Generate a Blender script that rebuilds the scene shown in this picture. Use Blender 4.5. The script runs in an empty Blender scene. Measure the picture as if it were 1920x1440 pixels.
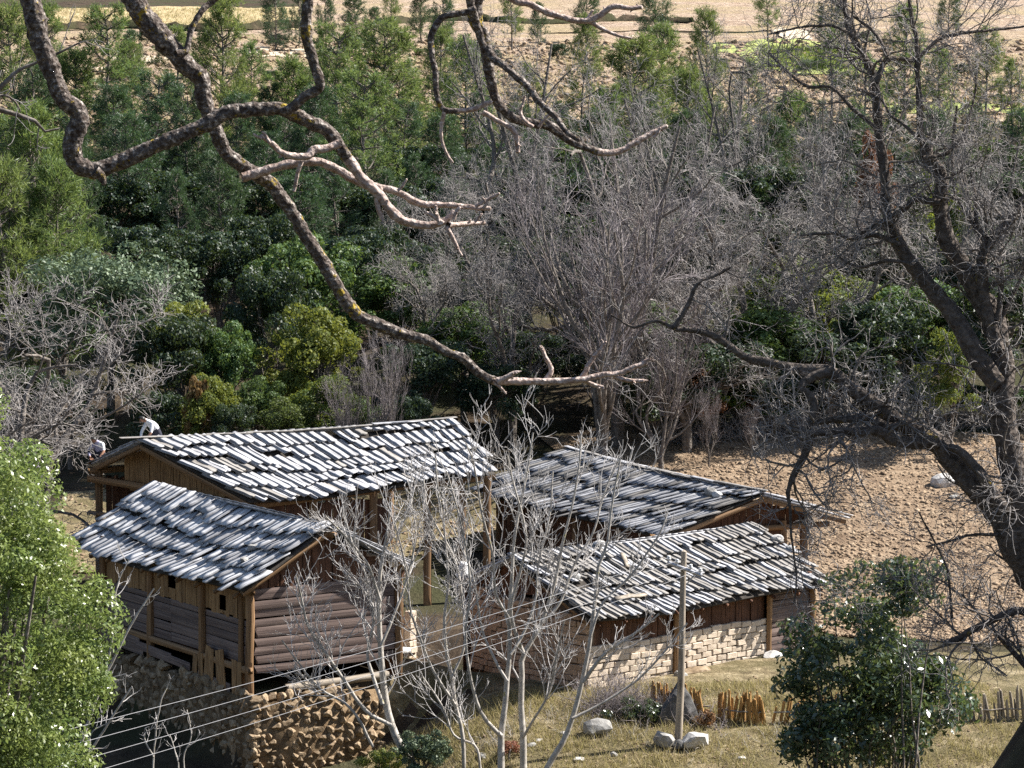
import bpy, bmesh, math, random
import numpy as np
from mathutils import Vector, Matrix
R = math.radians
rng = np.random.default_rng(7)
random.seed(7)
scene = bpy.context.scene
col = scene.collection

# ------------------------------------------------------------------ camera, sky, sun, exposure
CAM = np.array([0., 0., 14.]); PITCH = R(4.5); FPX = 5000.0
cam_data = bpy.data.cameras.new('camera'); cam = bpy.data.objects.new('camera', cam_data); col.objects.link(cam)
cam.location = CAM; cam.rotation_euler = (R(90) - PITCH, 0, 0)
cam_data.sensor_width = 36; cam_data.lens = 36 * FPX / 1920; cam_data.clip_start = .1; cam_data.clip_end = 3000
scene.camera = cam
SUN_EL, SUN_BEHIND = R(45), R(17)
SUN = Vector((math.cos(SUN_EL) * math.cos(SUN_BEHIND), math.cos(SUN_EL) * math.sin(SUN_BEHIND), math.sin(SUN_EL)))
world = bpy.data.worlds.new('World'); scene.world = world; world.use_nodes = True
wn = world.node_tree.nodes; wl = world.node_tree.links
sky = wn.new('ShaderNodeTexSky'); sky.sky_type = 'NISHITA'; sky.sun_disc = False
sky.sun_elevation = SUN_EL; sky.sun_rotation = math.atan2(SUN.x, SUN.y)
wl.new(sky.outputs[0], wn['Background'].inputs[0]); wn['Background'].inputs[1].default_value = 0.065
sl = bpy.data.lights.new('sun', 'SUN'); sl.energy = 5.0; sl.angle = R(.5); sl.color = (1, .955, .89)
so = bpy.data.objects.new('sun', sl); col.objects.link(so); so.rotation_euler = SUN.to_track_quat('Z', 'Y').to_euler()
scene.view_settings.view_transform = 'Standard'; scene.view_settings.look = 'None'
scene.view_settings.gamma = 1; scene.view_settings.exposure = 1.28; scene.view_settings.use_curve_mapping = False
scene.cycles.use_denoising = False
scene.cycles.max_bounces = 6; scene.cycles.diffuse_bounces = 2; scene.cycles.glossy_bounces = 2
scene.cycles.transmission_bounces = 3; scene.cycles.transparent_max_bounces = 4

# ------------------------------------------------------------------ pixels to positions
FW = np.array([0, math.cos(PITCH), -math.sin(PITCH)]); UP = np.array([0, math.sin(PITCH), math.cos(PITCH)])
def ray(px, py): return FW + np.array([1., 0, 0]) * ((px - 960) / FPX) + UP * ((720 - py) / FPX)
def at(px, py, Y):
    r = ray(px, py); return CAM + r * (Y / r[1])
def at_z(px, py, Z):
    r = ray(px, py); return CAM + r * ((Z - CAM[2]) / r[2])

# ------------------------------------------------------------------ terrain height
PY = [-60, 0, 30, 48, 57, 62, 66, 69, 72, 84, 102, 165, 320, 700]
PZ = [27, 12.4, 5.2, .2, -1.35, -1.05, -.05, .45, .5, .55, 3.9, 16.4, 34.5, 86]
# frame of the log house, used to level its platform
D1_K = np.array([-6.66, 67.38]); D1_r = np.array([.555, -.832]); D1_g = np.array([.832, .555])
def sstep(a, b, x):
    t = np.clip((x - a) / (b - a), 0, 1); return t * t * (3 - 2 * t)
def height(x, y):
    x = np.asarray(x, float); y = np.asarray(y, float)
    z = np.interp(y, PY, PZ)
    # front left yard lies lower
    z = z - 1.6 * sstep(.6, -4.2, x) * sstep(60, 64, y) * (1 - sstep(74, 79, y))
    # platform under the log house
    u = -((x - D1_K[0]) * D1_r[0] + (y - D1_K[1]) * D1_r[1]); v = (x - D1_K[0]) * D1_g[0] + (y - D1_K[1]) * D1_g[1]
    m = sstep(-.15, .35, u + .1) * sstep(-.15, .35, v + .25) * (1 - sstep(6, 9, v))
    z = z * (1 - m) + np.maximum(z, .72) * m
    # hillock under the big tree at the right
    z = z + 6.3 * np.exp(-(((x - 11.2) / 3.2) ** 2 + ((y - 45) / 5.0) ** 2))
    # gentle relief
    z = z + .10 * np.sin(x * .31 + 1.3) * np.sin(y * .23) + .25 * np.sin(x * .06 + .4) * np.sin(y * .045 + x * .02) * sstep(90, 130, y)
    return z
def ground_hit(px, py):
    r = ray(px, py); t = np.arange(20, 700, .1)
    p = CAM + r * t[:, None]
    k = np.argmax(p[:, 2] < height(p[:, 0], p[:, 1])); return p[k]
def on_ground(px, Y):
    x = (px - 960) / FPX * Y * 1.0; return np.array([x, Y, float(height(x, Y))])

# ------------------------------------------------------------------ object helpers
def tag(o, label=None, cat=None, group=None, kind=None):
    if label: o['label'] = label
    if cat: o['category'] = cat
    if group: o['group'] = group
    if kind: o['kind'] = kind
    return o
def np_mesh(name, verts, faces, mat=None, smooth=False):
    """verts (N,3); faces: an int array (M,k) or a list of such arrays"""
    if not isinstance(faces, list): faces = [faces]
    faces = [np.asarray(f, np.int32) for f in faces if len(f)]
    me = bpy.data.meshes.new(name); verts = np.asarray(verts, np.float32)
    me.vertices.add(len(verts)); me.vertices.foreach_set('co', verts.ravel())
    loops = np.concatenate([f.ravel() for f in faces]); tot = np.concatenate([np.full(len(f), f.shape[1], np.int32) for f in faces])
    me.loops.add(len(loops)); me.loops.foreach_set('vertex_index', loops)
    me.polygons.add(len(tot)); me.polygons.foreach_set('loop_start', np.concatenate([[0], np.cumsum(tot)[:-1]]).astype(np.int32))
    me.polygons.foreach_set('loop_total', tot)
    if smooth: me.polygons.foreach_set('use_smooth', np.ones(len(tot), bool))
    me.update(calc_edges=True)
    if mat: me.materials.append(mat)
    return me
def link(name, me, parent=None, mat=None):
    o = bpy.data.objects.new(name, me); col.objects.link(o)
    if parent is not None:
        o.parent = parent
        if 'origin' in parent.keys():
            pass
    return o
def root(name, loc=(0, 0, 0), label=None, cat=None, group=None):
    o = bpy.data.objects.new(name, None); col.objects.link(o); o.location = loc; o.empty_display_size = .3
    return tag(o, label, cat, group)
INV = {}
def wpart(name, me, parent, mw=None):
    """a child whose mesh (or matrix mw) is given in world coordinates"""
    o = bpy.data.objects.new(name, me); col.objects.link(o); o.parent = parent
    o.matrix_parent_inverse = Matrix.Translation(-Vector(parent.location)) if parent.type == 'EMPTY' else Matrix.Identity(4)
    if mw is not None: o.matrix_basis = mw
    return o
class MB:
    """collects pieces into one mesh"""
    def __init__(s): s.v = []; s.f = {3: [], 4: []}; s.n = 0
    def add(s, v, *fs):
        v = np.asarray(v, float)
        for f in fs:
            f = np.asarray(f); s.f[f.shape[1]].append(f + s.n)
        s.v.append(v); s.n += len(v); return s
    def mesh(s, name, mat, smooth=False):
        fs = [np.concatenate(a) for a in s.f.values() if a]
        return np_mesh(name, np.concatenate(s.v), fs, mat, smooth)
BOXF = np.array([[0, 3, 2, 1], [4, 5, 6, 7], [0, 1, 5, 4], [1, 2, 6, 5], [2, 3, 7, 6], [3, 0, 4, 7]])
BOXV = np.array([[-.5, -.5, -.5], [.5, -.5, -.5], [.5, .5, -.5], [-.5, .5, -.5], [-.5, -.5, .5], [.5, -.5, .5], [.5, .5, .5], [-.5, .5, .5]])
def frame(loc, x, y, z, s=(1, 1, 1)):
    m = Matrix.Identity(4)
    for i in range(3):
        m[i][0] = x[i] * s[0]; m[i][1] = y[i] * s[1]; m[i][2] = z[i] * s[2]; m[i][3] = loc[i]
    return m
def nrm(v):
    v = np.asarray(v, float); return v / (np.linalg.norm(v) + 1e-12)
def resample(pts, n, rad=None):
    """Catmull-Rom through pts, n samples evenly by length"""
    p = np.asarray(pts, float); q = np.vstack([2 * p[0] - p[1], p, 2 * p[-1] - p[-2]])
    out = []; tt = []
    for i in range(1, len(q) - 2):
        for t in np.linspace(0, 1, 12, endpoint=False):
            a, b, c, d = q[i - 1], q[i], q[i + 1], q[i + 2]
            out.append(.5 * ((2 * b) + (c - a) * t + (2 * a - 5 * b + 4 * c - d) * t * t + (3 * b - a - 3 * c + d) * t ** 3)); tt.append(i - 1 + t)
    out.append(p[-1]); tt.append(len(p) - 1); out = np.array(out); tt = np.array(tt)
    s = np.concatenate([[0], np.cumsum(np.linalg.norm(np.diff(out, axis=0), axis=1))]); g = np.linspace(0, s[-1], n)
    res = np.stack([np.interp(g, s, out[:, k]) for k in range(3)], 1)
    if rad is None: return res
    return res, np.interp(np.interp(g, s, tt), np.arange(len(rad)), rad)
def tubes(P, Rd, sides=3, cap=False):
    """P (B,n,3) polylines, Rd (B,n) radii -> verts, quads"""
    B, n, _ = P.shape
    T = np.empty_like(P); T[:, 1:-1] = P[:, 2:] - P[:, :-2]; T[:, 0] = P[:, 1] - P[:, 0]; T[:, -1] = P[:, -1] - P[:, -2]
    T /= np.linalg.norm(T, axis=2, keepdims=True) + 1e-9
    ref = np.zeros_like(T); ref[..., 0] = 1; par = np.abs(T[..., 0]) > .8; ref[par] = (0, 1, 0)
    U = np.empty_like(T); u = np.cross(T[:, 0], ref[:, 0])
    for k in range(n):      # carry the frame along the line so the skin never twists
        u = u - (u * T[:, k]).sum(1, keepdims=True) * T[:, k]; u = u / (np.linalg.norm(u, axis=1, keepdims=True) + 1e-9); U[:, k] = u
    V = np.cross(T, U)
    a = np.arange(sides) * 2 * np.pi / sides
    vv = P[:, :, None] + Rd[:, :, None, None] * (U[:, :, None] * np.cos(a)[:, None] + V[:, :, None] * np.sin(a)[:, None])
    idx = np.arange(B * n * sides).reshape(B, n, sides); nx = np.roll(idx, -1, 2)
    q = np.stack([idx[:, :-1], nx[:, :-1], nx[:, 1:], idx[:, 1:]], -1).reshape(-1, 4)
    return vv.reshape(-1, 3), q
def grow(P, Rd, count, length, ang, npts, ratio, wig, up=0., tmin=.25, rng=rng, lenfall=.5, rmin=.0, curl=0., outdir=None):
    """vectorised side shoots on polylines; returns child polylines and radii"""
    B, n, _ = P.shape
    if np.isscalar(count): count = np.full(B, count)
    par = np.repeat(np.arange(B), count); M = len(par)
    if M == 0: return np.zeros((0, npts, 3)), np.zeros((0, npts))
    t = tmin + (1 - tmin) * rng.random(M); f = t * (n - 1); i = np.minimum(f.astype(int), n - 2); w = (f - i)[:, None]
    p0 = P[par, i] * (1 - w) + P[par, i + 1] * w; r0 = Rd[par, i] * (1 - w[:, 0]) + Rd[par, i + 1] * w[:, 0]
    d = P[par, i + 1] - P[par, i]; d /= np.linalg.norm(d, axis=1, keepdims=True) + 1e-9
    s = rng.normal(size=(M, 3)); s -= (s * d).sum(1, keepdims=True) * d; s /= np.linalg.norm(s, axis=1, keepdims=True) + 1e-9
    a = np.radians(ang) * (.7 + .6 * rng.random(M))[:, None]
    d = d * np.cos(a) + s * np.sin(a)
    L = (length if np.isscalar(length) else length[par]) * (.5 + .8 * rng.random(M)) * (1 - lenfall * t)
    out = np.empty((M, npts, 3)); out[:, 0] = p0; step = (L / (npts - 1))[:, None]
    c = rng.normal(size=(M, 3)) * curl
    for k in range(1, npts):
        d = d + rng.normal(size=(M, 3)) * wig + c; d[:, 2] += up; d /= np.linalg.norm(d, axis=1, keepdims=True)
        out[:, k] = out[:, k - 1] + d * step
    rr = np.maximum(r0 * ratio, rmin)[:, None] * np.linspace(1, .45, npts)[None]
    return out, np.maximum(rr, rmin * .6)

# ------------------------------------------------------------------ materials
MATS = {}
def new_mat(name, rough=.8, spec=.25):
    m = bpy.data.materials.new(name); m.use_nodes = True; nt = m.node_tree; b = nt.nodes['Principled BSDF']
    b.inputs['Roughness'].default_value = rough; b.inputs['Specular IOR Level'].default_value = spec
    MATS[name] = m; return m, nt, b
def N(nt, t, **kw):
    n = nt.nodes.new(t)
    for k, v in kw.items():
        if k in n.inputs.keys(): n.inputs[k].default_value = v
        else: setattr(n, k, v)
    return n
def ramp(nt, fac, stops):
    r = nt.nodes.new('ShaderNodeValToRGB'); e = r.color_ramp.elements
    while len(e) < len(stops): e.new(.5)
    for x, (p, c) in zip(e, stops): x.position = p; x.color = (*c, 1)
    nt.links.new(fac, r.inputs[0]); return r.outputs[0]
def mixc(nt, fac, a, b, mode='MIX'):
    m = nt.nodes.new('ShaderNodeMix'); m.data_type = 'RGBA'; m.blend_type = mode
    for sock, v in ((m.inputs[0], fac), (m.inputs[6], a), (m.inputs[7], b)):
        if hasattr(v, 'links'): nt.links.new(v, sock)
        elif isinstance(v, tuple): sock.default_value = (*v, 1)
        else: sock.default_value = v
    return m.outputs[2]
def coords(nt, scale=(1, 1, 1), which='Object'):
    tc = nt.nodes.new('ShaderNodeTexCoord'); mp = nt.nodes.new('ShaderNodeMapping'); mp.inputs['Scale'].default_value = scale
    nt.links.new(tc.outputs[which], mp.inputs[0]); return mp.outputs[0]
def noise(nt, vec, scale, detail=4, rough=.6):
    n = N(nt, 'ShaderNodeTexNoise', Scale=scale, Detail=detail, Roughness=rough); nt.links.new(vec, n.inputs['Vector']); return n.outputs['Fac']
def bump(nt, b, h, strength, dist):
    n = N(nt, 'ShaderNodeBump', Strength=strength, Distance=dist); nt.links.new(h, n.inputs['Height']); nt.links.new(n.outputs[0], b.inputs['Normal'])
def wood_mat(name, dark, mid, light, rough=.75, axis=1, obj_random=True, spec=.3, grain=9, along=.9):
    m, nt, b = new_mat(name, rough, spec)
    sc = [grain, grain, grain]; sc[axis] = along
    tc = nt.nodes.new('ShaderNodeTexCoord'); oi = nt.nodes.new('ShaderNodeObjectInfo')
    geo = nt.nodes.new('ShaderNodeNewGeometry')
    # shift the grain per object so no two boards repeat
    ad = nt.nodes.new('ShaderNodeVectorMath'); ad.operation = 'MULTIPLY_ADD'
    cx = nt.nodes.new('ShaderNodeCombineXYZ')
    for i in range(3): nt.links.new(oi.outputs['Random'], cx.inputs[i])
    nt.links.new(cx.outputs[0], ad.inputs[0]); ad.inputs[1].default_value = (37, 91, 53); nt.links.new(tc.outputs['Object'], ad.inputs[2])
    mp = nt.nodes.new('ShaderNodeMapping'); mp.inputs['Scale'].default_value = sc; nt.links.new(ad.outputs[0], mp.inputs[0])
    g = noise(nt, mp.outputs[0], 1.0, 5, .65)
    c = ramp(nt, g, [(.36, dark), (.5, mid), (.62, light)])
    big = noise(nt, ad.outputs[0], 2.2, 3, .6)
    c = mixc(nt, .38, c, ramp(nt, big, [(.35, tuple(.55 * k for k in mid)), (.65, light)]), 'MIX')
    hv = nt.nodes.new('ShaderNodeHueSaturation'); nt.links.new(c, hv.inputs['Color'])
    mr = N(nt, 'ShaderNodeMapRange'); mr.inputs[3].default_value = .88; mr.inputs[4].default_value = 1.12
    nt.links.new(oi.outputs['Random'] if obj_random else geo.outputs['Random Per Island'], mr.inputs[0]); nt.links.new(mr.outputs[0], hv.inputs['Value'])
    nt.links.new(hv.outputs[0], b.inputs['Base Color']); bump(nt, b, g, .6, .012)
    return m
# weathered roof boards, wall planks of several tones
M_SHAKE = wood_mat('weathered_shake', (.10, .10, .11), (.30, .30, .315), (.52, .52, .54), .62, 1, spec=.4)
M_SHAKE_PALE = wood_mat('pale_shake', (.16, .16, .17), (.46, .46, .475), (.72, .72, .74), .6, 1, spec=.45)  # paler board tone for the log house roof
M_SHAKE_WARM = wood_mat('weathered_shake_brown', (.09, .08, .072), (.21, .195, .18), (.36, .34, .315), .65, 1, spec=.35)
M_DECK = wood_mat('shaded_deck_wood', (.02, .016, .014), (.045, .037, .03), (.07, .06, .05), .9, 1)  # near black, so shade between the boards is painted into the deck
M_PLANK = wood_mat('brown_plank', (.09, .042, .018), (.27, .145, .06), (.44, .27, .125), .75, 2)
M_PLANK_H = wood_mat('dark_wall_board', (.05, .035, .032), (.145, .10, .088), (.26, .195, .165), .75, 0)
M_PLANK_R = wood_mat('red_brown_plank', (.04, .019, .012), (.10, .045, .024), (.17, .08, .045), .8, 2)
M_POST = wood_mat('post_wood', (.09, .046, .022), (.24, .135, .065), (.40, .245, .125), .75, 2)
M_POLE = wood_mat('pole_wood', (.13, .105, .08), (.27, .225, .175), (.42, .36, .285), .75, 2)
M_STAKE = wood_mat('stake_wood', (.16, .075, .02), (.34, .18, .055), (.5, .30, .11), .75, 2)

def earth_mat(name, stops, scale, bscale, bstr, bdist, rough=.95, detail=6, big=None):
    m, nt, b = new_mat(name, rough, .1); v = coords(nt)
    f = noise(nt, v, scale, detail, .65); c = ramp(nt, f, stops)
    if big:
        f2 = noise(nt, v, big[0], 3, .5); c = mixc(nt, ramp(nt, f2, [(.42, (0, 0, 0)), (.6, (1, 1, 1))]), c, big[1])
    nt.links.new(c, b.inputs['Base Color']); h = noise(nt, v, bscale, 5, .7); bump(nt, b, h, bstr, bdist); return m
M_OCHRE = earth_mat('ochre_earth', [(.3, (.085, .055, .03)), (.5, (.19, .13, .075)), (.72, (.30, .225, .14))], 2.5, 9, 1, .08)
M_SOIL = earth_mat('ploughed_soil', [(.3, (.12, .08, .052)), (.5, (.25, .18, .12)), (.7, (.38, .29, .20))], 1.4, 6, .9, .12)
M_CLOD = earth_mat('dry_clods', [(.3, (.14, .095, .062)), (.55, (.29, .215, .145)), (.75, (.48, .38, .27))], 3.0, 20, .5, .02)
M_YARD = earth_mat('dry_grass_ground', [(.3, (.10, .075, .045)), (.5, (.25, .20, .115)), (.7, (.44, .37, .24))], 3.0, 9, 1, .12, big=(1.1, (.15, .125, .065)))
M_FOREST = earth_mat('forest_floor', [(.3, (.03, .022, .016)), (.5, (.065, .047, .032)), (.72, (.13, .098, .065))], 1.2, 5, .9, .2, big=(.25, (.06, .06, .03)))
M_FAR = earth_mat('far_field_soil', [(.32, (.20, .135, .09)), (.5, (.42, .31, .225)), (.66, (.58, .47, .36))], .8, 1.6, 1, .7, big=(.11, (.40, .31, .19)))
M_FARGOLD = earth_mat('stubble', [(.34, (.22, .16, .08)), (.5, (.42, .33, .18)), (.66, (.58, .49, .30))], 1.1, 2.5, .5, .3)
M_PALE = earth_mat('pale_bank', [(.3, (.45, .36, .25)), (.6, (.62, .53, .40))], 1.5, 2, .6, .3)
M_CROP = earth_mat('green_crop', [(.3, (.22, .26, .07)), (.6, (.44, .48, .17))], 1.2, 2.5, .8, .3)
M_ADOBE = earth_mat('adobe_brick', [(.3, (.34, .22, .14)), (.55, (.50, .35, .235)), (.75, (.58, .43, .31))], 5, 30, .6, .01)
M_MORTAR_SUNLIT = earth_mat('sunlit_mud_mortar', [(.3, (.28, .21, .15)), (.6, (.40, .32, .24))], 6, 25, .5, .01)  # lighter mortar for the lit walls, sunlight put into its colour
M_MORTAR = earth_mat('mud_mortar', [(.3, (.13, .08, .05)), (.6, (.20, .13, .085))], 6, 25, .5, .01)
M_ROCK = earth_mat('grey_rock', [(.3, (.16, .15, .14)), (.55, (.34, .33, .31)), (.75, (.52, .51, .49))], 3, 8, .8, .04, rough=.85)
M_WHITE_ROCK = earth_mat('pale_rock', [(.3, (.38, .36, .34)), (.6, (.62, .60, .57))], 3, 8, .7, .03, rough=.8)
M_STONE = earth_mat('wall_stone', [(.3, (.13, .09, .055)), (.5, (.28, .205, .13)), (.72, (.44, .36, .26))], 5.2, 18, .7, .02)
def per_object_value(m, lo, hi):
    nt = m.node_tree; b = nt.nodes['Principled BSDF']; src = b.inputs['Base Color'].links[0].from_socket
    oi = nt.nodes.new('ShaderNodeObjectInfo'); hv = nt.nodes.new('ShaderNodeHueSaturation'); mr = N(nt, 'ShaderNodeMapRange')
    mr.inputs[3].default_value = lo; mr.inputs[4].default_value = hi
    nt.links.new(oi.outputs['Random'], mr.inputs[0]); nt.links.new(mr.outputs[0], hv.inputs['Value']); nt.links.new(src, hv.inputs['Color']); nt.links.new(hv.outputs[0], b.inputs['Base Color'])
M_ADOBE_SUNLIT = earth_mat('sunlit_adobe_brick', [(.3, (.46, .36, .27)), (.55, (.62, .52, .41)), (.75, (.70, .61, .50))], 5, 30, .6, .01)  # brighter adobe copy: strong sun on the lit walls put into the brick colour
M_ROCK_DARK_SHADED = earth_mat('dark_shaded_rock', [(.3, (.05, .05, .05)), (.55, (.12, .118, .115)), (.75, (.22, .215, .21))], 3, 8, .8, .04, rough=.85)  # grey rock darkened: the backlit slab's shade is put into its colour
per_object_value(M_ADOBE_SUNLIT, .85, 1.12); per_object_value(M_ADOBE, .8, 1.15); per_object_value(M_STONE, .6, 1.3)

def leaf_mat(name, c1, c2, c3, rough=.45, spec=.4, trans=.3, tcol=None, hue=.04, var=0):
    m, nt, b = new_mat(name, rough, spec)
    geo = nt.nodes.new('ShaderNodeNewGeometry'); oi = nt.nodes.new('ShaderNodeObjectInfo')
    c = ramp(nt, geo.outputs['Random Per Island'], [(0, c1), (.5, c2), (1, c3)])
    if var: c = mixc(nt, ramp(nt, noise(nt, coords(nt), var, 3), [(.4, (0, 0, 0)), (.62, (1, 1, 1))]), c, mixc(nt, .35, c, (.30, .32, .08)))
    hv = nt.nodes.new('ShaderNodeHueSaturation'); nt.links.new(c, hv.inputs['Color'])
    mr = N(nt, 'ShaderNodeMapRange'); mr.inputs[3].default_value = .5 - hue; mr.inputs[4].default_value = .5 + hue
    nt.links.new(oi.outputs['Random'], mr.inputs[0]); nt.links.new(mr.outputs[0], hv.inputs['Hue'])
    nt.links.new(hv.outputs[0], b.inputs['Base Color'])
    if trans > 0:
        tr = nt.nodes.new('ShaderNodeBsdfTranslucent'); mx = nt.nodes.new('ShaderNodeMixShader'); mx.inputs[0].default_value = trans
        tc = mixc(nt, .5, hv.outputs[0], tcol or tuple(min(1, 1.8 * k) for k in c3)); nt.links.new(tc, tr.inputs[0])
        nt.links.new(b.outputs[0], mx.inputs[1]); nt.links.new(tr.outputs[0], mx.inputs[2])
        nt.links.new(mx.outputs[0], nt.nodes['Material Output'].inputs[0])
    return m
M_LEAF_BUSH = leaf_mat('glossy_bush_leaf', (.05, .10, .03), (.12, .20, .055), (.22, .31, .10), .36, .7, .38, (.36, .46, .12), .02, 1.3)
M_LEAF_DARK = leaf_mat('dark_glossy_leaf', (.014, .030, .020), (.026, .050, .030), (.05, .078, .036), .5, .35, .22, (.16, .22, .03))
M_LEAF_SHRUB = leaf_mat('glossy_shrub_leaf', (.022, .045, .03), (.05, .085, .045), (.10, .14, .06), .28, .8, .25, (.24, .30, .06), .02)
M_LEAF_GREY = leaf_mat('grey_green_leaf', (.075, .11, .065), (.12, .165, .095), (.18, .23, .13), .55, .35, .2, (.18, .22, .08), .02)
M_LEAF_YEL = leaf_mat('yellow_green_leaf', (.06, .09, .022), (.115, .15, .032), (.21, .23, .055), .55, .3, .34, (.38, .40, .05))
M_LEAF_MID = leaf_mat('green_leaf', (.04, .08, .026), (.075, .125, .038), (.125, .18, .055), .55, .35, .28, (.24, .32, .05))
M_LEAF_RUST = leaf_mat('rusty_leaf', (.10, .05, .025), (.20, .10, .05), (.32, .19, .11), .7, .2, .25, (.4, .18, .06))
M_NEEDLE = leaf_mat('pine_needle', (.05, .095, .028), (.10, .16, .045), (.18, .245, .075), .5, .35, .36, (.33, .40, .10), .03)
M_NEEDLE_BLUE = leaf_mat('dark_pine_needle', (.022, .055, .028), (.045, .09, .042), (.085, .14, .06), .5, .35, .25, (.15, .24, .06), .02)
M_GRASS = leaf_mat('dry_grass_blade', (.28, .22, .12), (.40, .33, .19), (.22, .20, .08), .7, .2, .3, (.5, .45, .15), .0)

def bark_mat(name, dark, light, scale, bstr, bdist, lichen=None, rough=.9, top=None):
    m, nt, b = new_mat(name, rough, .2); v = coords(nt)
    f = noise(nt, v, scale, 8, .72); c = ramp(nt, f, [(.34, dark), (.52, tuple((a + d) / 2 for a, d in zip(dark, light))), (.68, light)] if not top else [(.40, dark), (.55, tuple(a * .75 + d * .25 for a, d in zip(dark, light))), (.64, light)])
    if lichen:
        f2 = noise(nt, v, lichen[0], 6, .7); c = mixc(nt, ramp(nt, f2, [(lichen[2], (0, 0, 0)), (lichen[2] + .035, (1, 1, 1))]), c, lichen[1])
    nt.links.new(c, b.inputs['Base Color'])
    vo = N(nt, 'ShaderNodeTexVoronoi', Scale=scale * 1.3); nt.links.new(v, vo.inputs['Vector'])
    h = nt.nodes.new('ShaderNodeMath'); h.operation = 'ADD'; nt.links.new(f, h.inputs[0]); nt.links.new(vo.outputs['Distance'], h.inputs[1])
    bump(nt, b, h.outputs[0], bstr, bdist); return m
M_BARK_NEAR = bark_mat('lichened_bark', (.06, .042, .033), (.55, .49, .44), 60, 1, .012, (20, (.36, .26, .04), .60), .9, True)
M_BARK_TIP = bark_mat('smooth_young_bark', (.20, .12, .085), (.66, .55, .49), 55, .9, .006, None, .45)
M_BARK_BIG = bark_mat('furrowed_bark', (.045, .036, .03), (.20, .165, .14), 9, 1, .05, (3.0, (.30, .21, .03), .64))
M_BARK = bark_mat('grey_bark', (.08, .065, .055), (.26, .23, .20), 6, .8, .04)
M_TWIG = bark_mat('grey_twig', (.15, .135, .125), (.38, .35, .335), 5, .3, .01, None, .6)
M_TWIG_WHITE = bark_mat('pale_twig', (.33, .31, .29), (.60, .57, .55), 5, .3, .01, None, .55)
M_TWIG_YOUNG = bark_mat('young_bark', (.26, .235, .20), (.56, .52, .47), 7, .4, .01, (4, (.30, .27, .12), .62), .6)
M_TWIG_PURPLE = bark_mat('purplish_twig', (.15, .125, .125), (.36, .32, .32), 5, .3, .01, None, .65)
def plain(name, c, rough=.6, spec=.3, metal=0):
    m, nt, b = new_mat(name, rough, spec); b.inputs['Base Color'].default_value = (*c, 1); b.inputs['Metallic'].default_value = metal
    f = noise(nt, coords(nt), 14, 4); nt.links.new(mixc(nt, .35, c, ramp(nt, f, [(.35, tuple(.6 * k for k in c)), (.65, tuple(min(1, 1.2 * k) for k in c))])), b.inputs['Base Color']); return m
M_WIRE = plain('aluminium_wire', (.30, .30, .31), .5, .4)
M_PORC = plain('porcelain', (.78, .77, .75), .2, .6)
M_STEEL = plain('galvanised_steel', (.5, .5, .52), .45, .5, .3)
M_WHITE = plain('white_cloth', (.78, .78, .78), .85, .1)
M_LILAC = plain('lilac_cloth', (.42, .40, .52), .85, .1)
M_DARKCLOTH = plain('dark_cloth', (.05, .05, .065), .85, .1)
M_BROWNCLOTH = plain('brown_cloth', (.14, .075, .04), .85, .1)
M_SKIN = plain('skin', (.36, .19, .12), .55, .3)
M_HAIR = plain('black_hair', (.02, .018, .016), .5, .3)
M_BUCKET = plain('white_plastic', (.75, .74, .72), .4, .4)
M_BLACKTAPE = plain('black_band', (.015, .015, .017), .5, .4)

# ------------------------------------------------------------------ ground sheets
def grid_axis(segs):
    out = []
    for a, b, n in segs: out += list(np.linspace(a, b, n, endpoint=False))
    out.append(segs[-1][1]); return np.array(out)
gx = grid_axis([(-420, -60, 36), (-60, -18, 42), (-18, 18, 120), (18, 60, 42), (60, 420, 36)])
gy = grid_axis([(-60, 30, 30), (30, 58, 28), (58, 84, 86), (84, 110, 40), (110, 330, 110), (330, 700, 37)])
X, Y = np.meshgrid(gx, gy); Z = height(X, Y)
idx = np.arange(X.size).reshape(X.shape)
q = np.stack([idx[:-1, :-1], idx[:-1, 1:], idx[1:, 1:], idx[1:, :-1]], -1).reshape(-1, 4)
tag(link('ground', np_mesh('ground', np.stack([X, Y, Z], -1).reshape(-1, 3), q, M_FOREST, True)), 'wooded hillside ground with brown leaf litter around the fields', 'ground', kind='structure')
def sheet(name, corners, nu, nv, mat, dz, label, cat='field', jag=0.):
    """a draped field: four ground corners (x, y), edges made a little uneven"""
    c = np.array(corners, float); u = np.linspace(0, 1, nu); v = np.linspace(0, 1, nv); U, V = np.meshgrid(u, v)
    p = (c[0] * (1 - U[..., None]) + c[1] * U[..., None]) * (1 - V[..., None]) + (c[3] * (1 - U[..., None]) + c[2] * U[..., None]) * V[..., None]
    if jag:
        e = np.cumsum(rng.normal(size=(2, nu)), 1); e -= np.linspace(0, 1, nu) * e[:, -1:]
        p[0, :, 1] += e[0] * jag; p[-1, :, 1] += e[1] * jag
    z = height(p[..., 0], p[..., 1]) + dz
    i = np.arange(nu * nv).reshape(nv, nu); f = np.stack([i[:-1, :-1], i[:-1, 1:], i[1:, 1:], i[1:, :-1]], -1).reshape(-1, 4)
    return tag(link(name, np_mesh(name, np.concatenate([p, z[..., None]], -1).reshape(-1, 3), f, mat, True)), label, cat, kind='structure')
sheet('yard', [(-4.5, 59.5), (26, 59.5), (26, 76), (-3.5, 72)], 180, 80, M_YARD, .03, 'dry grassy yard in front of the adobe house', 'yard', .02)
sheet('ploughed_field', [(9.4, 76.6), (34, 71.5), (36, 103.5), (1.0, 102.5)], 200, 180, M_SOIL, .06, 'ploughed brown field behind the houses', jag=.03)
sheet('back_lot', [(-16, 86), (1.0, 88.5), (1.0, 98), (-16, 95)], 90, 60, M_YARD, .05, 'bare sunny lot behind the open barn', 'yard', .02)
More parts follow.
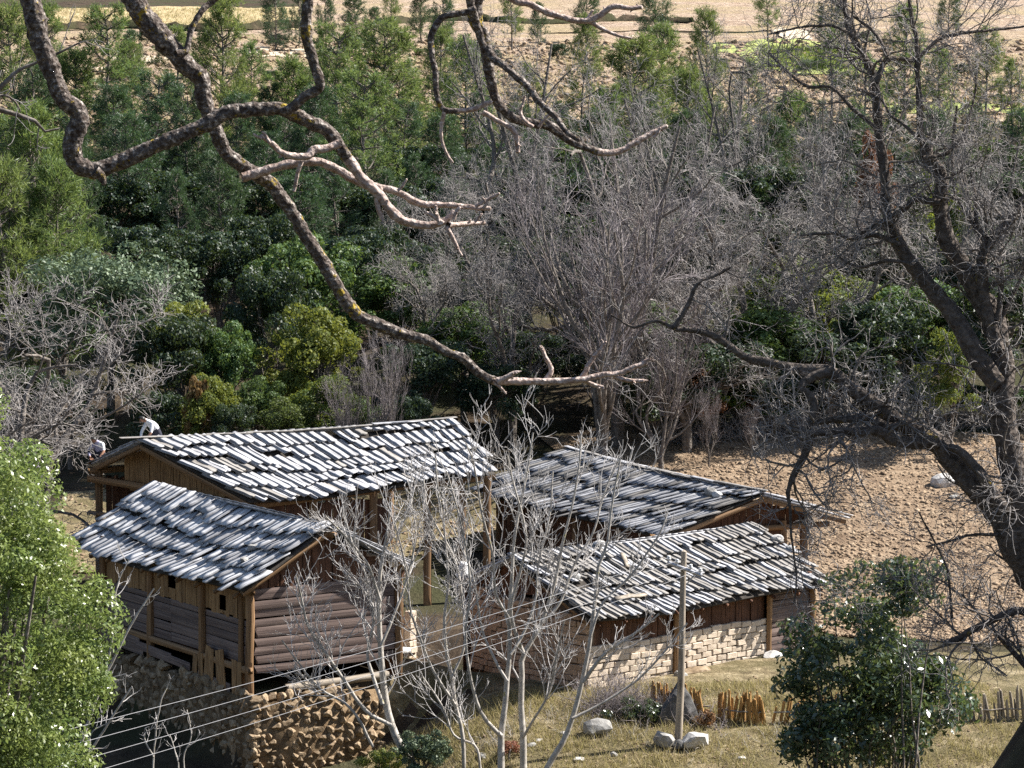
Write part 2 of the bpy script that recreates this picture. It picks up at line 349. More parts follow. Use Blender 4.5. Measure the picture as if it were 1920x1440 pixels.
def far_sheet(name, rows, cols, mat, dz, label):
    """field given by two picture rows and columns, dropped on the hillside"""
    (r0, r1), (c0, c1) = rows, cols
    pts = [ground_hit(c0, r0)[:2], ground_hit(c1, r0)[:2], ground_hit(c1, r1)[:2], ground_hit(c0, r1)[:2]]
    return sheet(name, pts, 160, 40, mat, dz, label, jag=.45)
far_sheet('upper_field', (236, 58), (-60, 1990), M_FAR, .06, 'pinkish bare field on the slope above the wood')
far_sheet('stubble_field', (58, 14), (-60, 560), M_FARGOLD, .10, 'golden stubble terrace at the top of the slope')
far_sheet('top_field', (58, -40), (560, 1990), M_FAR, .08, 'bare brown terrace on the upper slope')
def blob_sheet(name, px, py, wx, wy, mat, dz, label, seed, rough=.16, power=3.0):
    """an irregular plot: a noisy rounded outline set down on the slope"""
    r = np.random.default_rng(seed); n, m = 72, 9; a = np.linspace(0, 2 * np.pi, n, endpoint=False); rad = 1 / (np.abs(np.cos(a)) ** power + np.abs(np.sin(a)) ** power) ** (1 / power)
    for k in range(2, 14): rad = rad * (1 + rough / k ** .7 * np.sin(k * a + 6.28 * r.random()) * r.normal() * .6)
    c = ground_hit(px, py)[:2]; e = np.array([ground_hit(px + wx, py)[0] - c[0], ground_hit(px, py - wy)[1] - c[1]]); ey = np.array([ground_hit(px, py + wy)[1] - c[1]])
    t = np.linspace(0, 1, m)[:, None]; X_ = c[0] + t * rad * np.cos(a) * e[0]; Y_ = c[1] + t * rad * np.sin(a) * np.where(np.sin(a) > 0, e[1], -ey[0]); Z_ = height(X_, Y_) + dz
    i = np.arange(n * m).reshape(m, n); f = np.stack([i[:-1], i[1:], np.roll(i[1:], -1, 1), np.roll(i[:-1], -1, 1)], -1).reshape(-1, 4)
    return tag(link(name, np_mesh(name, np.stack([X_, Y_, Z_], -1).reshape(-1, 3), f, mat, True)), label, 'field', kind='structure')
blob_sheet('crop_field', 1520, 112, 118, 34, M_CROP, .14, 'small bright green crop plot on the slope', 1)
blob_sheet('grass_strip', 1790, 206, 130, 10, M_CROP, .12, 'narrow green strip of crop below the plot', 2)
blob_sheet('grass_patch', 1358, 92, 26, 9, M_CROP, .12, 'tiny green patch left of the bright crop plot', 3)
blob_sheet('pale_path', 60, 134, 130, 9, M_PALE, .11, 'pale dusty path crossing the bare field', 4, .3)
blob_sheet('pale_bank', 258, 112, 50, 7, M_PALE, .11, 'short pale dusty bank beyond the path', 5, .3)
blob_sheet('pale_bank', 520, 100, 60, 8, M_PALE, .11, 'pale strip of earth between the sunlit pines', 6, .3)
blob_sheet('straw_patch', 1485, 66, 32, 10, M_PALE, .18, 'pale straw heap patch above the green plot', 7, .3)
# bank edges between the terraces
def bank(name, row, c0, c1, h, label):
    pts = np.array([ground_hit(c, row + 3 * math.sin(c * .02)) for c in np.linspace(c0, c1, 60)]); pts[:, 2] += .15
    mb = MB(); top = pts + [0, .6, h]; back = pts + [0, 2.2, h * .4]; pts = pts + rng.normal(size=pts.shape) * .1
    v = np.concatenate([pts, top + rng.normal(size=pts.shape) * .12, back]); n = len(pts); a = np.arange(n - 1)
    mb.add(v, np.stack([a, a + 1, a + 1 + n, a + n], 1), np.stack([a + n, a + 1 + n, a + 1 + 2 * n, a + 2 * n], 1))
    tag(link(name, mb.mesh(name, M_FOREST)), label, 'bank', kind='structure')
bank('terrace_bank', 58, -60, 560, .7, 'dark earth bank under the golden stubble terrace')
bank('terrace_bank', 44, 700, 1300, .6, 'dark earth bank across the bare upper slope')

# ------------------------------------------------------------------ small solids
def rock_mesh(name, seed, size, mat, sub=2, flat=.7, rough=.22):
    r = np.random.default_rng(seed); bm = bmesh.new(); bmesh.ops.create_icosphere(bm, subdivisions=sub, radius=.5)
    pl = r.normal(size=(9, 3)); pl /= np.linalg.norm(pl, axis=1, keepdims=True); of = (.28 if flat >= .7 else .2) + .16 * r.random(9)
    for v in bm.verts:
        p = np.array(v.co)
        for n_, o_ in zip(pl, of):
            d = p @ n_
            if d > o_: p = p - n_ * (d - o_) * .9
        p *= 1 + rough * .3 * r.normal(); v.co = Vector(p * np.array(size) * 1.25)
    me = bpy.data.meshes.new(name); bm.to_mesh(me); bm.free(); me.materials.append(mat); return me
def rock(name, pos, size, mat, label, seed, rotz=0., group=None, sink=.25):
    o = link(name, rock_mesh(name, seed, size, mat)); o.location = (pos[0], pos[1], pos[2] + size[2] * (.5 - sink)); o.rotation_euler = (0, 0, rotz)
    return tag(o, label, 'rock', group)
def board_mesh(name, w, l, t, mat, seed, jag=.0, seg=4, warp=.01):
    """board lying in XY, length along Y, a little warped, ends uneven"""
    r = np.random.default_rng(seed); ys = np.linspace(-.5, .5, seg + 1) * l; v = []
    for i, y in enumerate(ys):
        wob = warp * r.normal(); ww = w * (1 + .05 * r.normal()); x0 = .006 * r.normal()
        for sx, sz in ((-.5, -.5), (.5, -.5), (.5, .5), (-.5, .5)):
            e = jag * r.normal() if i in (0, seg) else 0
            v.append((x0 + sx * ww, y + e, sz * t + wob + (.006 * r.normal() if sz > 0 else 0)))
    f = []
    for i in range(seg):
        a = 4 * i; b = a + 4
        for k in range(4): f.append((a + k, a + (k + 1) % 4, b + (k + 1) % 4, b + k))
    f += [(3, 2, 1, 0), (4 * seg, 4 * seg + 1, 4 * seg + 2, 4 * seg + 3)]
    f = [q_[::-1] for q_ in f]
    return np_mesh(name, np.array(v), np.array(f), mat)

# ------------------------------------------------------------------ houses: roofs, walls, bricks
SHAKES = {}
def shakes(mat):
    if mat.name not in SHAKES: SHAKES[mat.name] = [board_mesh('shingle', 1, 1, .028, mat, 100 + k, .012, 4, .005) for k in range(10)]
    return SHAKES[mat.name]
def roof_front(house, A, B, C, D, ncourse, bw, mats, sag=.12, seed=0, over=1.28, eave_jag=.09, skip=.012, gap=.09):
    """visible slope: a dark deck with single shakes in overlapping courses. A, B ridge; C, D eave (world)."""
    r = np.random.default_rng(seed); A, B, C, D = (np.array(k, float) for k in (A, B, C, D))
    def P(s, t):
        p = (A * (1 - s) + B * s) * (1 - t) + (C * (1 - s) + D * s) * t
        p = p + np.array([0, 0, -sag * math.sin(math.pi * s) - .5 * sag * math.sin(math.pi * t) + .05 * math.sin(7 * s + 3 * t)]); return p
    ns, ntt = 16, 8; v = []
    for j in range(ntt + 1):
        for i in range(ns + 1):
            v.append(P(.008 + .984 * i / ns, .02 + .94 * j / ntt) - np.array([0, 0, .03]))
    v = np.array(v); n1 = len(v); v = np.concatenate([v, v - [0, 0, .05]])
    i = np.arange(n1).reshape(ntt + 1, ns + 1); f = np.stack([i[:-1, :-1], i[1:, :-1], i[1:, 1:], i[:-1, 1:]], -1).reshape(-1, 4)
    ring = np.concatenate([i[0, :], i[1:, -1], i[-1, -2::-1], i[-2:0:-1, 0]]); rn = np.roll(ring, -1)
    side = np.stack([ring, rn, rn + n1, ring + n1], 1)
    roof = wpart('roof', np_mesh('roof', v, [f, f[:, ::-1] + n1, side], M_DECK), house)
    L = (np.linalg.norm(B - A) + np.linalg.norm(D - C)) / 2; SL = (np.linalg.norm(C - A) + np.linalg.norm(D - B)) / 2; step = 1.0 / ncourse
    count = 0
    for k in range(ncourse):
        t1 = 1 - k * step; t0 = t1 - step * over
        s = 0.0; lift_prev = 0
        off = .03 * r.normal(size=int(L / bw * 3))
        j = 0; grp = 0.; left = 0
        while s < L:
            w = bw * r.uniform(.72, 1.35); sc = (s + w / 2) / L
            if sc > 1.0: break
            j += 1; left -= 1
            if left <= 0: left = r.integers(2, 7); grp = r.normal() * .036
            if r.random() > skip:
                tb = t1 + grp * (.4 if k == 0 else 1) + (eave_jag if k == 0 else .05) * r.normal() * .4 + (.02 * math.sin(9 * sc + k)) ; tt = max(t0 + .01 * r.normal(), -.015)
                pb, pt = P(sc, tb), P(sc, tt); yv = nrm(pt - pb); xs = nrm(P(min(sc + .02, 1), (tb + tt) / 2) - P(max(sc - .02, 0), (tb + tt) / 2))
                xs = xs - yv * (xs @ yv); xs = nrm(xs)
                ang = r.normal() * .018; xr = nrm(xs * math.cos(ang) + yv * math.sin(ang)); yr = nrm(yv * math.cos(ang) - xs * math.sin(ang)); zr = np.cross(xr, yr)
                roll = r.normal() * .03; xr2 = nrm(xr + zr * roll); zr2 = np.cross(xr2, yr)
                lift = .012 + (.022 if j % 2 else .0) + .016 * r.random()
                tilt = .125 / (np.linalg.norm(pt - pb)); yr2 = nrm(yr - zr2 * tilt); zr3 = np.cross(xr2, yr2)
                c = (pb + pt) / 2 + zr3 * (lift + .075); ln = np.linalg.norm(pt - pb)
                me = shakes(mats[0] if r.random() > mats[2] else mats[1])[r.integers(10)]
                wpart('shingle', me, roof, frame(c, xr2, yr2, zr3, (w * (1 - gap * r.uniform(.4, 1.4)), ln, r.uniform(.85, 1.4))))
                count += 1
            s += w
    return roof, P
def roof_back(roof, A, B, E, F_, thick=.12, seed=1):
    """slope turned away from the viewer: boards joined in one part"""
    r = np.random.default_rng(seed); A, B, E, F_ = (np.array(k, float) for k in (A, B, E, F_)); mb = MB(); L = np.linalg.norm(B - A); n = int(L / .26)
    for k in range(3):
        for i in range(n):
            s0, s1 = (i + .06) / n, (i + .94) / n; t0, t1 = max(0, k / 3 - .06), (k + 1) / 3 + .02 * r.normal()
            pt = lambda s, t: (A * (1 - s) + B * s) * (1 - t) + (E * (1 - s) + F_ * s) * t
            c = [pt(s0, t0), pt(s1, t0), pt(s1, t1), pt(s0, t1)]; h0 = np.array([0, 0, .01 + .01 * (i % 2)]); h1 = np.array([0, 0, .06 + .02 * (i % 2)])
            lo = [c[0] + h0, c[1] + h0, c[2] + h1, c[3] + h1]; mb.add(np.array(lo + [p + [0, 0, .03] for p in lo]), BOXF)
    dk = [A, B, F_, E]; mb.add(np.array([p - [0, 0, .06] for p in dk] + [p - [0, 0, .01] for p in dk]), BOXF)
    return wpart('back_slope', mb.mesh('back_slope', MATS['weathered_shake']), roof)
def box_part(name, p0, p1, w, t, mat, parent, up=(0, 0, 1), meshes={}):
    """a squared timber from p0 to p1, w across and t deep"""
    p0, p1 = np.array(p0, float), np.array(p1, float); z = nrm(p1 - p0); x = np.cross(up if abs(z[2]) < .9 else (0, 1, 0), z); x = nrm(x); y = np.cross(z, x)
    key = mat.name
    if key not in meshes:
        meshes[key] = []
        for k in range(5):
            rr = np.random.default_rng(k + 50); v = np.concatenate([BOXV * [1, 1, 0] + [0, 0, h] for h in (-.5, -.17, .17, .5)])
            vv = []
            for h in (-.5, -.17, .17, .5):
                o = rr.normal(size=2) * .06
                for a, b in ((-.5, -.5), (.5, -.5), (.5, .5), (-.5, .5)): vv.append((a * (1 + .06 * rr.normal()) + o[0], b * (1 + .06 * rr.normal()) + o[1], h))
            ff = [(4 * i + k2, 4 * i + (k2 + 1) % 4, 4 * i + 4 + (k2 + 1) % 4, 4 * i + 4 + k2) for i in range(3) for k2 in range(4)] + [(3, 2, 1, 0), (12, 13, 14, 15)]
            meshes[key].append(np_mesh('timber', np.array(vv), np.array(ff), mat))
    me = random.choice(meshes[key])
    m = frame((p0 + p1) / 2, x, y, z, (w, t, np.linalg.norm(p1 - p0)))
    if parent is None:
        o = link(name, me); o.matrix_world = m; return o
    return wpart(name, me, parent, m)
PL = {}
def plank(parent, p0, p1, w, t, mat, nv, name='plank'):
    """a wall plank from p0 to p1; nv is the wall's outward normal"""
    if mat.name not in PL:
        ax = {'dark_wall_board': 0}.get(mat.name, 2); PL[mat.name] = []
        for k in range(6):
            b = board_mesh('plank', 1, 1, 1, mat, 300 + k, .01, 3, .05); co = np.empty(len(b.vertices) * 3, np.float32); b.vertices.foreach_get('co', co); co = co.reshape(-1, 3)
            co = co[:, [1, 0, 2]] * [1, -1, 1] if ax == 0 else co[:, [0, 2, 1]] * [1, -1, 1]
            b.vertices.foreach_set('co', np.ascontiguousarray(co, np.float32).ravel()); b.update(); PL[mat.name].append((b, ax))
    b, ax = random.choice(PL[mat.name]); p0, p1 = np.array(p0, float), np.array(p1, float); d = nrm(p1 - p0); L = np.linalg.norm(p1 - p0); nv = nrm(nv)
    if ax == 2:   # length on local z, thickness on local y
        z = d; y = -nv; x = np.cross(y, z); m = frame((p0 + p1) / 2, x, y, z, (w, t, L))
    else:         # length on local x, thickness on local z
        x = d; z = nv; y = np.cross(z, x); m = frame((p0 + p1) / 2, x, y, z, (L, w, t))
    return wpart(name, b, parent, m)
def v3(p2, z): return np.array([p2[0], p2[1], z])
def planks_v(parent, K, d, u0, u1, z0, z1, nv, mat, w=.22, seed=0, holes=(), ztop=None, out=.0):
    r = np.random.default_rng(seed); u = u0
    while u < u1 - .05:
        ww = min(w * r.uniform(.75, 1.3), u1 - u); a, b = z0 + .03 * r.normal(), (ztop(u + ww / 2) if ztop else z1) + .02 * r.normal(); uc = u + ww / 2
        segs = [(a, b)]
        for (h0, h1, hz0, hz1) in holes:
            if h0 < uc < h1: segs = [(a, hz0), (hz1, b)]
        p = np.array(K) + np.array(d) * uc + np.array(nv[:2]) * (out + .012 * r.normal())
        for (s0, s1) in segs:
            if s1 - s0 > .06: plank(parent, v3(p, s0), v3(p, s1), ww * .94, .035, mat, nv)
        u += ww
def planks_h(parent, K, d, u0, u1, z0, z1, nv, mat, w=.2, seed=0, out=0., ends=None, t=.045):
    r = np.random.default_rng(seed); z = z0
    while z < z1 - .05:
        ww = min(w * r.uniform(.8, 1.25), z1 - z); zc = z + ww / 2; a, b = (u0, u1) if ends is None else ends(zc)
        if b - a > .2:
            n = max(1, int((b - a) / 3.2)); cuts = np.linspace(a, b, n + 1)
            for s0, s1 in zip(cuts[:-1], cuts[1:]):
                p0 = np.array(K) + np.array(d) * (s0 + .01) + np.array(nv[:2]) * (out + .012 * r.normal()); p1 = np.array(K) + np.array(d) * (s1 - .01) + np.array(nv[:2]) * (out + .012 * r.normal())
                plank(parent, v3(p0, zc + .008 * r.normal()), v3(p1, zc + .008 * r.normal()), ww * .93, t, mat, nv)
        z += ww
def slab_wall(name, parent, K, d, u0, u1, z0, z1, nv, th, mat):
    """solid core of a wall, its face pulled back behind the pieces"""
    K, d, n2 = np.array(K), np.array(d), np.array(nv[:2]); a, b = K + d * u0, K + d * u1
    lo = [v3(a, z0), v3(b, z0), v3(b - n2 * th, z0), v3(a - n2 * th, z0)]
    return wpart(name, np_mesh(name, np.array(lo + [p + [0, 0, z1 - z0] for p in lo]), BOXF, mat), parent)
def brick_mesh(seed):
    r = np.random.default_rng(seed); bm = bmesh.new(); bmesh.ops.create_cube(bm, size=1)
    bmesh.ops.bevel(bm, geom=bm.edges[:], offset=.07, segments=1, affect='EDGES')
    for v in bm.verts: v.co += Vector(r.normal(size=3) * .022)
    me = bpy.data.meshes.new('brick'); bm.to_mesh(me); bm.free(); me.materials.append(M_ADOBE); return me
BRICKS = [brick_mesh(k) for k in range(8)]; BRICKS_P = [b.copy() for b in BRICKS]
for b in BRICKS_P: b.materials[0] = M_ADOBE_SUNLIT
def brick_wall(parent, K, d, u0, u1, z0, z1, nv, bl=.37, bh=.175, seed=0, top=None, holes=(), bottom=None, bulge=0., pale=False):  # pale picks the bricks with sunlight painted into their colour
    r = np.random.default_rng(seed); d3 = np.array([d[0], d[1], 0]); n3 = np.array([nv[0], nv[1], 0]); K = np.array(K); k = 0; z = z0; cnt = 0
    wall = slab_wall('adobe_wall', parent, K + np.array(nv[:2]) * -.05, d, u0 + .03, u1 - .03, z0 - .4, z1 - .1, nv, .26, M_MORTAR_SUNLIT if pale else M_MORTAR)
    while z < z1:
        u = u0 - (bl / 2 if k % 2 else 0)
        while u < u1:
            a, b = max(u, u0), min(u + bl, u1)
            if b - a > .09:
                uc = (a + b) / 2; zt = top(uc) if top else z1; zb = bottom(uc) if bottom else z0 - 1
                if z + bh * .7 < zt and z + bh * .5 > zb and not any(h[0] < uc < h[1] and h[2] < z + bh / 2 < h[3] for h in holes):
                    p = K + np.array(d) * uc + np.array(nv[:2]) * (-.09 + .012 * r.normal() + bulge * math.sin(math.pi * min(1, max(0, (z - z0) / (z1 - z0)))))
                    zz = z + bh / 2 + .03 * math.sin(uc * 1.3 + 1) + .01 * r.normal(); an = r.normal() * .03
                    x = nrm(d3 + n3 * an); y = nrm(n3 - d3 * an); zv = np.array([0, 0, 1.]); x2 = nrm(x + zv * r.normal() * .02)
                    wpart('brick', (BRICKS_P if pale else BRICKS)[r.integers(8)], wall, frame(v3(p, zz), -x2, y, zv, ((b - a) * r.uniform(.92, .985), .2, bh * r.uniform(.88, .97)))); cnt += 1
            u += bl
        z += bh; k += 1
    return wall

def ridge_boards(house, a, b, n, seed):
    r = np.random.default_rng(seed); cuts = np.linspace(0, 1, n + 1); a = np.array(a); b = np.array(b)
    for k in range(n):
        s0, s1 = max(0, cuts[k] - .02 * r.random()), min(1, cuts[k + 1] + .02 * r.random()); sag = lambda s: np.array([0, 0, -.10 * math.sin(math.pi * s)])
        box_part('ridge_board', a + (b - a) * s0 + sag(s0) + [0, 0, .05 * r.random()], a + (b - a) * s1 + sag(s1) + [0, 0, .03 * r.random()], .2 * r.uniform(.6, 1.2), .045, M_SHAKE_WARM if r.random() < .6 else M_SHAKE, house)
# ---- log house on the stone terrace (front left)
A1, B1, C1, D1 = np.array([-10.42, 77, 5.05]), np.array([-4.63, 68.31, 4.96]), np.array([-12.63, 75.53, 3.48]), np.array([-6.84, 66.84, 3.48])
log_house = root('log_house', (-8.2, 72.5, .72), 'two-storey brown log house with pale shingle roof, standing on the stone terrace', 'house')
roof1, P1 = roof_front(log_house, A1, B1, C1, D1, 4, .30, (M_SHAKE_PALE, M_SHAKE, .35), .16, 11, gap=.08)
back1 = np.array([.832, .555, 0]) * 2.5 - np.array([0, 0, 1.25]); roof_back(roof1, A1, B1, A1 + back1, B1 + back1, seed=3)
K = D1_K; dF = -D1_r; nF = np.array([-.832, -.555, 0]); dG = D1_g; nG = np.array([.555, -.832, 0]); z0 = .75
for u, w in ((0, .2), (2.6, .2), (5.7, .2), (8.7, .2)):
    box_part('post', v3(K + dF * u + nF[:2] * .05, z0 - .05), v3(K + dF * u + nF[:2] * .05, 3.62), w, w, M_POST, log_house)
box_part('post', v3(K + dF * .42 + nF[:2] * .06, z0), v3(K + dF * .42 + nF[:2] * .06, 3.6), .15, .12, M_POST, log_house)
box_part('post', v3(K + dG * 4.4, z0), v3(K + dG * 4.4, 3.8), .2, .2, M_POST, log_house)
box_part('sill_beam', v3(K - dF * .15 + nF[:2] * .1, z0 + .62), v3(K + dF * 9.1 + nF[:2] * .1, z0 + .62), .13, .16, M_POST, log_house)
box_part('eave_beam', v3(K - dF * .2 + nF[:2] * .06, 3.40), v3(K + dF * 9.0 + nF[:2] * .06, 3.36), .14, .16, M_POST, log_house)
planks_h(log_house, K, dF, .1, 9.0, z0 + .7, z0 + 1.85, nF, M_PLANK_H, .21, 5)
planks_v(log_house, K, dF, .1, 9.0, z0 + 1.85, 3.6, nF, M_PLANK, .2, 6, holes=((4.15, 4.65, z0 + 2.15, z0 + 2.62), (1.42, 1.68, z0 + 1.95, z0 + 2.35)))
# crooked boards closing the storey under the sill
for u, lean, h in ((.35, 0, .78), (.62, .02, .8), (1.2, .16, .95), (1.45, .1, .9), (1.95, -.05, .9), (2.25, -.18, .95), (2.5, .02, .7), (2.9, -.1, .62)):
    p = K + dF * u + nF[:2] * .16; pt = p + dF * lean; plank(log_house, v3(p, z0 - .12), v3(pt, z0 + h), .24, .035, M_PLANK, nF)
for u0, u1, zc in ((3.2, 5.6, .22), (4.3, 6.9, .30), (6.0, 8.8, .2), (6.2, 8.9, .45), (.9, 2.7, .02)):
    plank(log_house, v3(K + dF * u0 + nF[:2] * .14, z0 + zc), v3(K + dF * u1 + nF[:2] * .14, z0 + zc + .06), .22, .04, M_PLANK_H, nF)
planks_h(log_house, K, dG, .1, 4.3, z0 + .5, 3.5, nG, M_PLANK_H, .24, 8)
planks_v(log_house, K, dG, .0, 4.6, 3.4, 4.6, nG, M_PLANK_H and M_PLANK_R, .22, 9, ztop=lambda u: 3.62 + (u if u < 2.2 else 4.4 - u) * .5, out=-.04)
slab_wall('back_wall', log_house, K + dG * 4.4, dF, 0, 9.0, z0, 3.6, np.array([.832, .555, 0]), .1, M_PLANK_R)
slab_wall('end_wall', log_house, K + dF * 9.0, dG, 0, 4.4, z0, 3.8, np.array([-.555, .832, 0]), .1, M_PLANK_R)
slab_wall('floor', log_house, K + dG * .3, dF, .1, 8.9, z0 + .55, z0 + .62, np.array([-.832, -.555, 0]), 4.0, M_PLANK_R)
for k in range(9):     # rafter ends under the verge and eave
    u = .2 + k * 1.08; p = K + dF * u; box_part('rafter', v3(p - nF[:2] * .3, 3.60), v3(p + nF[:2] * .40, 3.24), .09, .09, M_POST, log_house)
box_part('verge_beam', v3(B1[:2] - D1_r * .15, 4.78), v3(D1[:2] - D1_r * .15 - nF[:2] * .1, 3.36), .1, .12, M_POST, log_house)
box_part('ridge_beam', v3(B1[:2] + D1_r * .12, 4.72), v3(A1[:2], 4.8), .13, .13, M_POST, log_house)

# ---- stone terrace wall
terrace = root('terrace_wall', (K[0], K[1], -1.3), 'rough brown fieldstone retaining wall below the log house', 'wall')
STONES = [rock_mesh('stone', 500 + k, (1, 1, 1), M_STONE, 2, flat=.5, rough=.12) for k in range(14)]
def stone_face(K, d, u0, u1, zb, zt, nv, size, seed):
    r = np.random.default_rng(seed); core = slab_wall('earth_core', terrace, np.array(K) - np.array(nv[:2]) * .0, d, u0 + .3, u1 - .1, -2.4, zt(u0) - .16, nv, .5, M_OCHRE)
    z = zb; row = 0
    while z < .8:
        u = u0 + (size * .5 if row % 2 else 0); hh = size * r.uniform(.75, 1.05)
        while u < u1:
            w = size * r.uniform(.8, 1.6)
            if z + hh * .6 < zt(u + w / 2):
                p = np.array(K) + np.array(d) * (u + w / 2) + np.array(nv[:2]) * (-.12 + .03 * r.normal()); a = r.uniform(0, 6.28)
                d3 = np.array([d[0], d[1], 0]); n3 = np.array([nv[0], nv[1], 0]); an = .45 * r.normal(); x = nrm(d3 * math.cos(an) + np.array([0, 0, math.sin(an)])); zz = np.cross(x, n3)
                wpart('stone', STONES[r.integers(14)], core, frame(v3(p, z + hh / 2 + .03 * r.normal()), x, n3, zz, (w * r.uniform(.95, 1.4), .36, hh * r.uniform(.9, 1.6))))
            u += w
        z += hh * .92; row += 1
stone_face(K + nF[:2] * .28, dF, -.5, 7.9, -1.7, lambda u: .78 - .05 * math.sin(u * 2), nF, .245, 21)
stone_face(K + nF[:2] * .28 + nG[:2] * .42, dG, -.1, 3.9, -1.5, lambda u: .72 + .05 * math.sin(u * 3) - .12 * max(0, u - 2), nG, .225, 22)
bm_ = box_part('squared_timber', v3(K + dG * .9 + nG[:2] * .25, .84), v3(K + dG * 3.9 + nG[:2] * .25, .88), .2, .17, M_POLE, None)
tag(bm_, 'pale squared timber lying on the terrace edge beside the log house', 'timber')

# ---- adobe house (front right)
s4 = .96; A4 = np.array([-.12, 71., 3.76]); r4 = np.array([.736, .677]); n4 = np.array([.677, -.736]); L4 = 9.76
B4 = v3(A4[:2] + r4 * L4, 3.76); C4 = v3(A4[:2] + n4 * 3.14, 2.37); D4 = v3(B4[:2] + n4 * 3.14, 2.37)
adobe = root('adobe_house', (4.5, 73.5, .5), 'low adobe brick house with worn grey shingle roof behind the utility pole', 'house')
roof4, P4 = roof_front(adobe, A4, B4, C4, D4, 5, .215, (M_SHAKE, M_SHAKE_WARM, .6), .10, 12, eave_jag=.07, gap=.15)
bk = v3(-n4 * 2.3, -1.0); roof_back(roof4, A4, B4, A4 + bk, B4 + bk, seed=4)
K4 = C4[:2] + r4 * .4 - n4 * .5; nA = np.array([n4[0], n4[1], 0]); g4 = -n4; nC = np.array([-r4[0], -r4[1], 0]); zb = .42
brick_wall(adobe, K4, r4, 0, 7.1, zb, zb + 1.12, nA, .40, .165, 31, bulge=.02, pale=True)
brick_wall(adobe, K4, g4, 0, 4.6, zb, zb + 2.3, nC, .37, .165, 32, top=lambda u: zb + 1.95 + min(u, 4) * .08, holes=((3.0, 3.25, zb + 1.5, zb + 1.72), (3.45, 3.7, zb + 1.5, zb + 1.72)))
planks_v(adobe, K4, r4, .05, 7.1, zb + 1.12, 2.44, nA, M_PLANK_R, .19, 33, out=-.1)
planks_h(adobe, K4, r4, 7.15, 8.95, zb, 2.42, nA, M_PLANK_H, .19, 34, out=-.02)
planks_v(adobe, K4, g4, 0, 4.9, zb + 2.25, 3.3, nC, M_PLANK_R, .24, 35, ztop=lambda u: 2.6 + (u if u < 2.6 else 5.2 - u) * .42, out=-.12)
for u in (3.35, 7.12, 8.95): box_part('post', v3(K4 + r4 * u + n4 * .04, zb - .3), v3(K4 + r4 * u + n4 * .04, 2.42), .16, .16, M_POST, adobe)
box_part('eave_beam', v3(K4 - r4 * .2, 2.34), v3(K4 + r4 * 9.1, 2.32), .13, .14, M_PLANK_R, adobe)
box_part('verge_beam', v3(C4[:2] + r4 * .15 - n4 * .1, 2.3), v3(A4[:2] + r4 * .15, 3.62), .1, .12, M_POST, adobe)
slab_wall('back_wall', adobe, K4 + g4 * 4.9, r4, 0, 8.9, zb - .3, 2.7, np.array([-n4[0], -n4[1], 0]), .1, M_PLANK_R)
slab_wall('end_wall', adobe, K4 + r4 * 8.95, g4, 0, 4.9, zb - .3, 2.7, np.array([r4[0], r4[1], 0]), .1, M_PLANK_R)
for k in range(10):
    p = K4 + r4 * (.1 + k * .98); box_part('rafter', v3(p - n4 * .3, 2.52), v3(p + n4 * .4, 2.20), .08, .08, M_PLANK_R, adobe)

# ---- plank house (rear right)
A3 = np.array([1.86, 91.2, 4.55]); r3 = np.array([.4415, -.897]); n3_ = np.array([-.897, -.4415]); L3 = 13.0
B3 = v3(A3[:2] + r3 * L3, 4.42); C3 = v3(A3[:2] + n3_ * 3.66, 3.36); D3 = v3(B3[:2] + n3_ * 3.66, 3.32)
plankh = root('plank_house', (4, 85, .5), 'dark plank house with long grey shingle roof at the edge of the ploughed field', 'house')
roof3, P3 = roof_front(plankh, A3, B3, C3, D3, 4, .24, (M_SHAKE, M_SHAKE_WARM, .3), .10, 13)
bk = v3(-n3_ * 3.05, -.86); roof_back(roof3, A3, B3, A3 + bk, B3 + bk, seed=5)
K3 = D3[:2] - r3 * .7 - n3_ * .6; g3 = -n3_; nG3 = np.array([r3[0], r3[1], 0]); nF3 = np.array([n3_[0], n3_[1], 0])
planks_h(plankh, K3, g3, .1, 4.0, .5, 3.3, nG3, M_PLANK_R, .24, 41)
planks_v(plankh, K3, g3, 0, 5.2, 3.2, 4.2, nG3, M_PLANK_R, .24, 42, ztop=lambda u: 3.35 + (u if u < 3.06 else 6.1 - u) * .28, out=-.03)
planks_v(plankh, K3, -r3, .1, 11.2, .5, 3.45, nF3, M_PLANK_R, .26, 43)
for u in (0, 4.1, 4.85): box_part('post', v3(K3 + g3 * u + r3 * .05, .3), v3(K3 + g3 * u + r3 * .05, 3.5), .2, .2, M_POST, plankh)
for u in (2.8, 5.6, 8.4, 11.2): box_part('post', v3(K3 - r3 * u + n3_ * .08, .3), v3(K3 - r3 * u + n3_ * .08, 3.4), .18, .18, M_POST, plankh)
box_part('gable_beam', v3(K3 - g3 * .5 + r3 * .08, 3.28), v3(K3 + g3 * 5.7 + r3 * .08, 3.30), .16, .16, M_POST, plankh)
box_part('verge_beam', v3(B3[:2] - r3 * .12, 4.24), v3(B3[:2] - n3_ * 2.95 - r3 * .12, 3.4), .1, .13, M_POST, plankh)
box_part('verge_beam', v3(B3[:2] - r3 * .12, 4.24), v3(D3[:2] - r3 * .12 - n3_ * .1, 3.2), .1, .13, M_POST, plankh)
ridge_boards(plankh, v3(A3[:2], 4.64), v3(B3[:2] + r3 * .1, 4.52), 9, 7)
slab_wall('back_wall', plankh, K3 + g3 * 4.0, -r3, 0, 11.2, .4, 3.4, np.array([-n3_[0], -n3_[1], 0]), .1, M_PLANK_R)
slab_wall('end_wall', plankh, K3 - r3 * 11.2, g3, 0, 4.0, .4, 3.4, np.array([-r3[0], -r3[1], 0]), .1, M_PLANK_R)

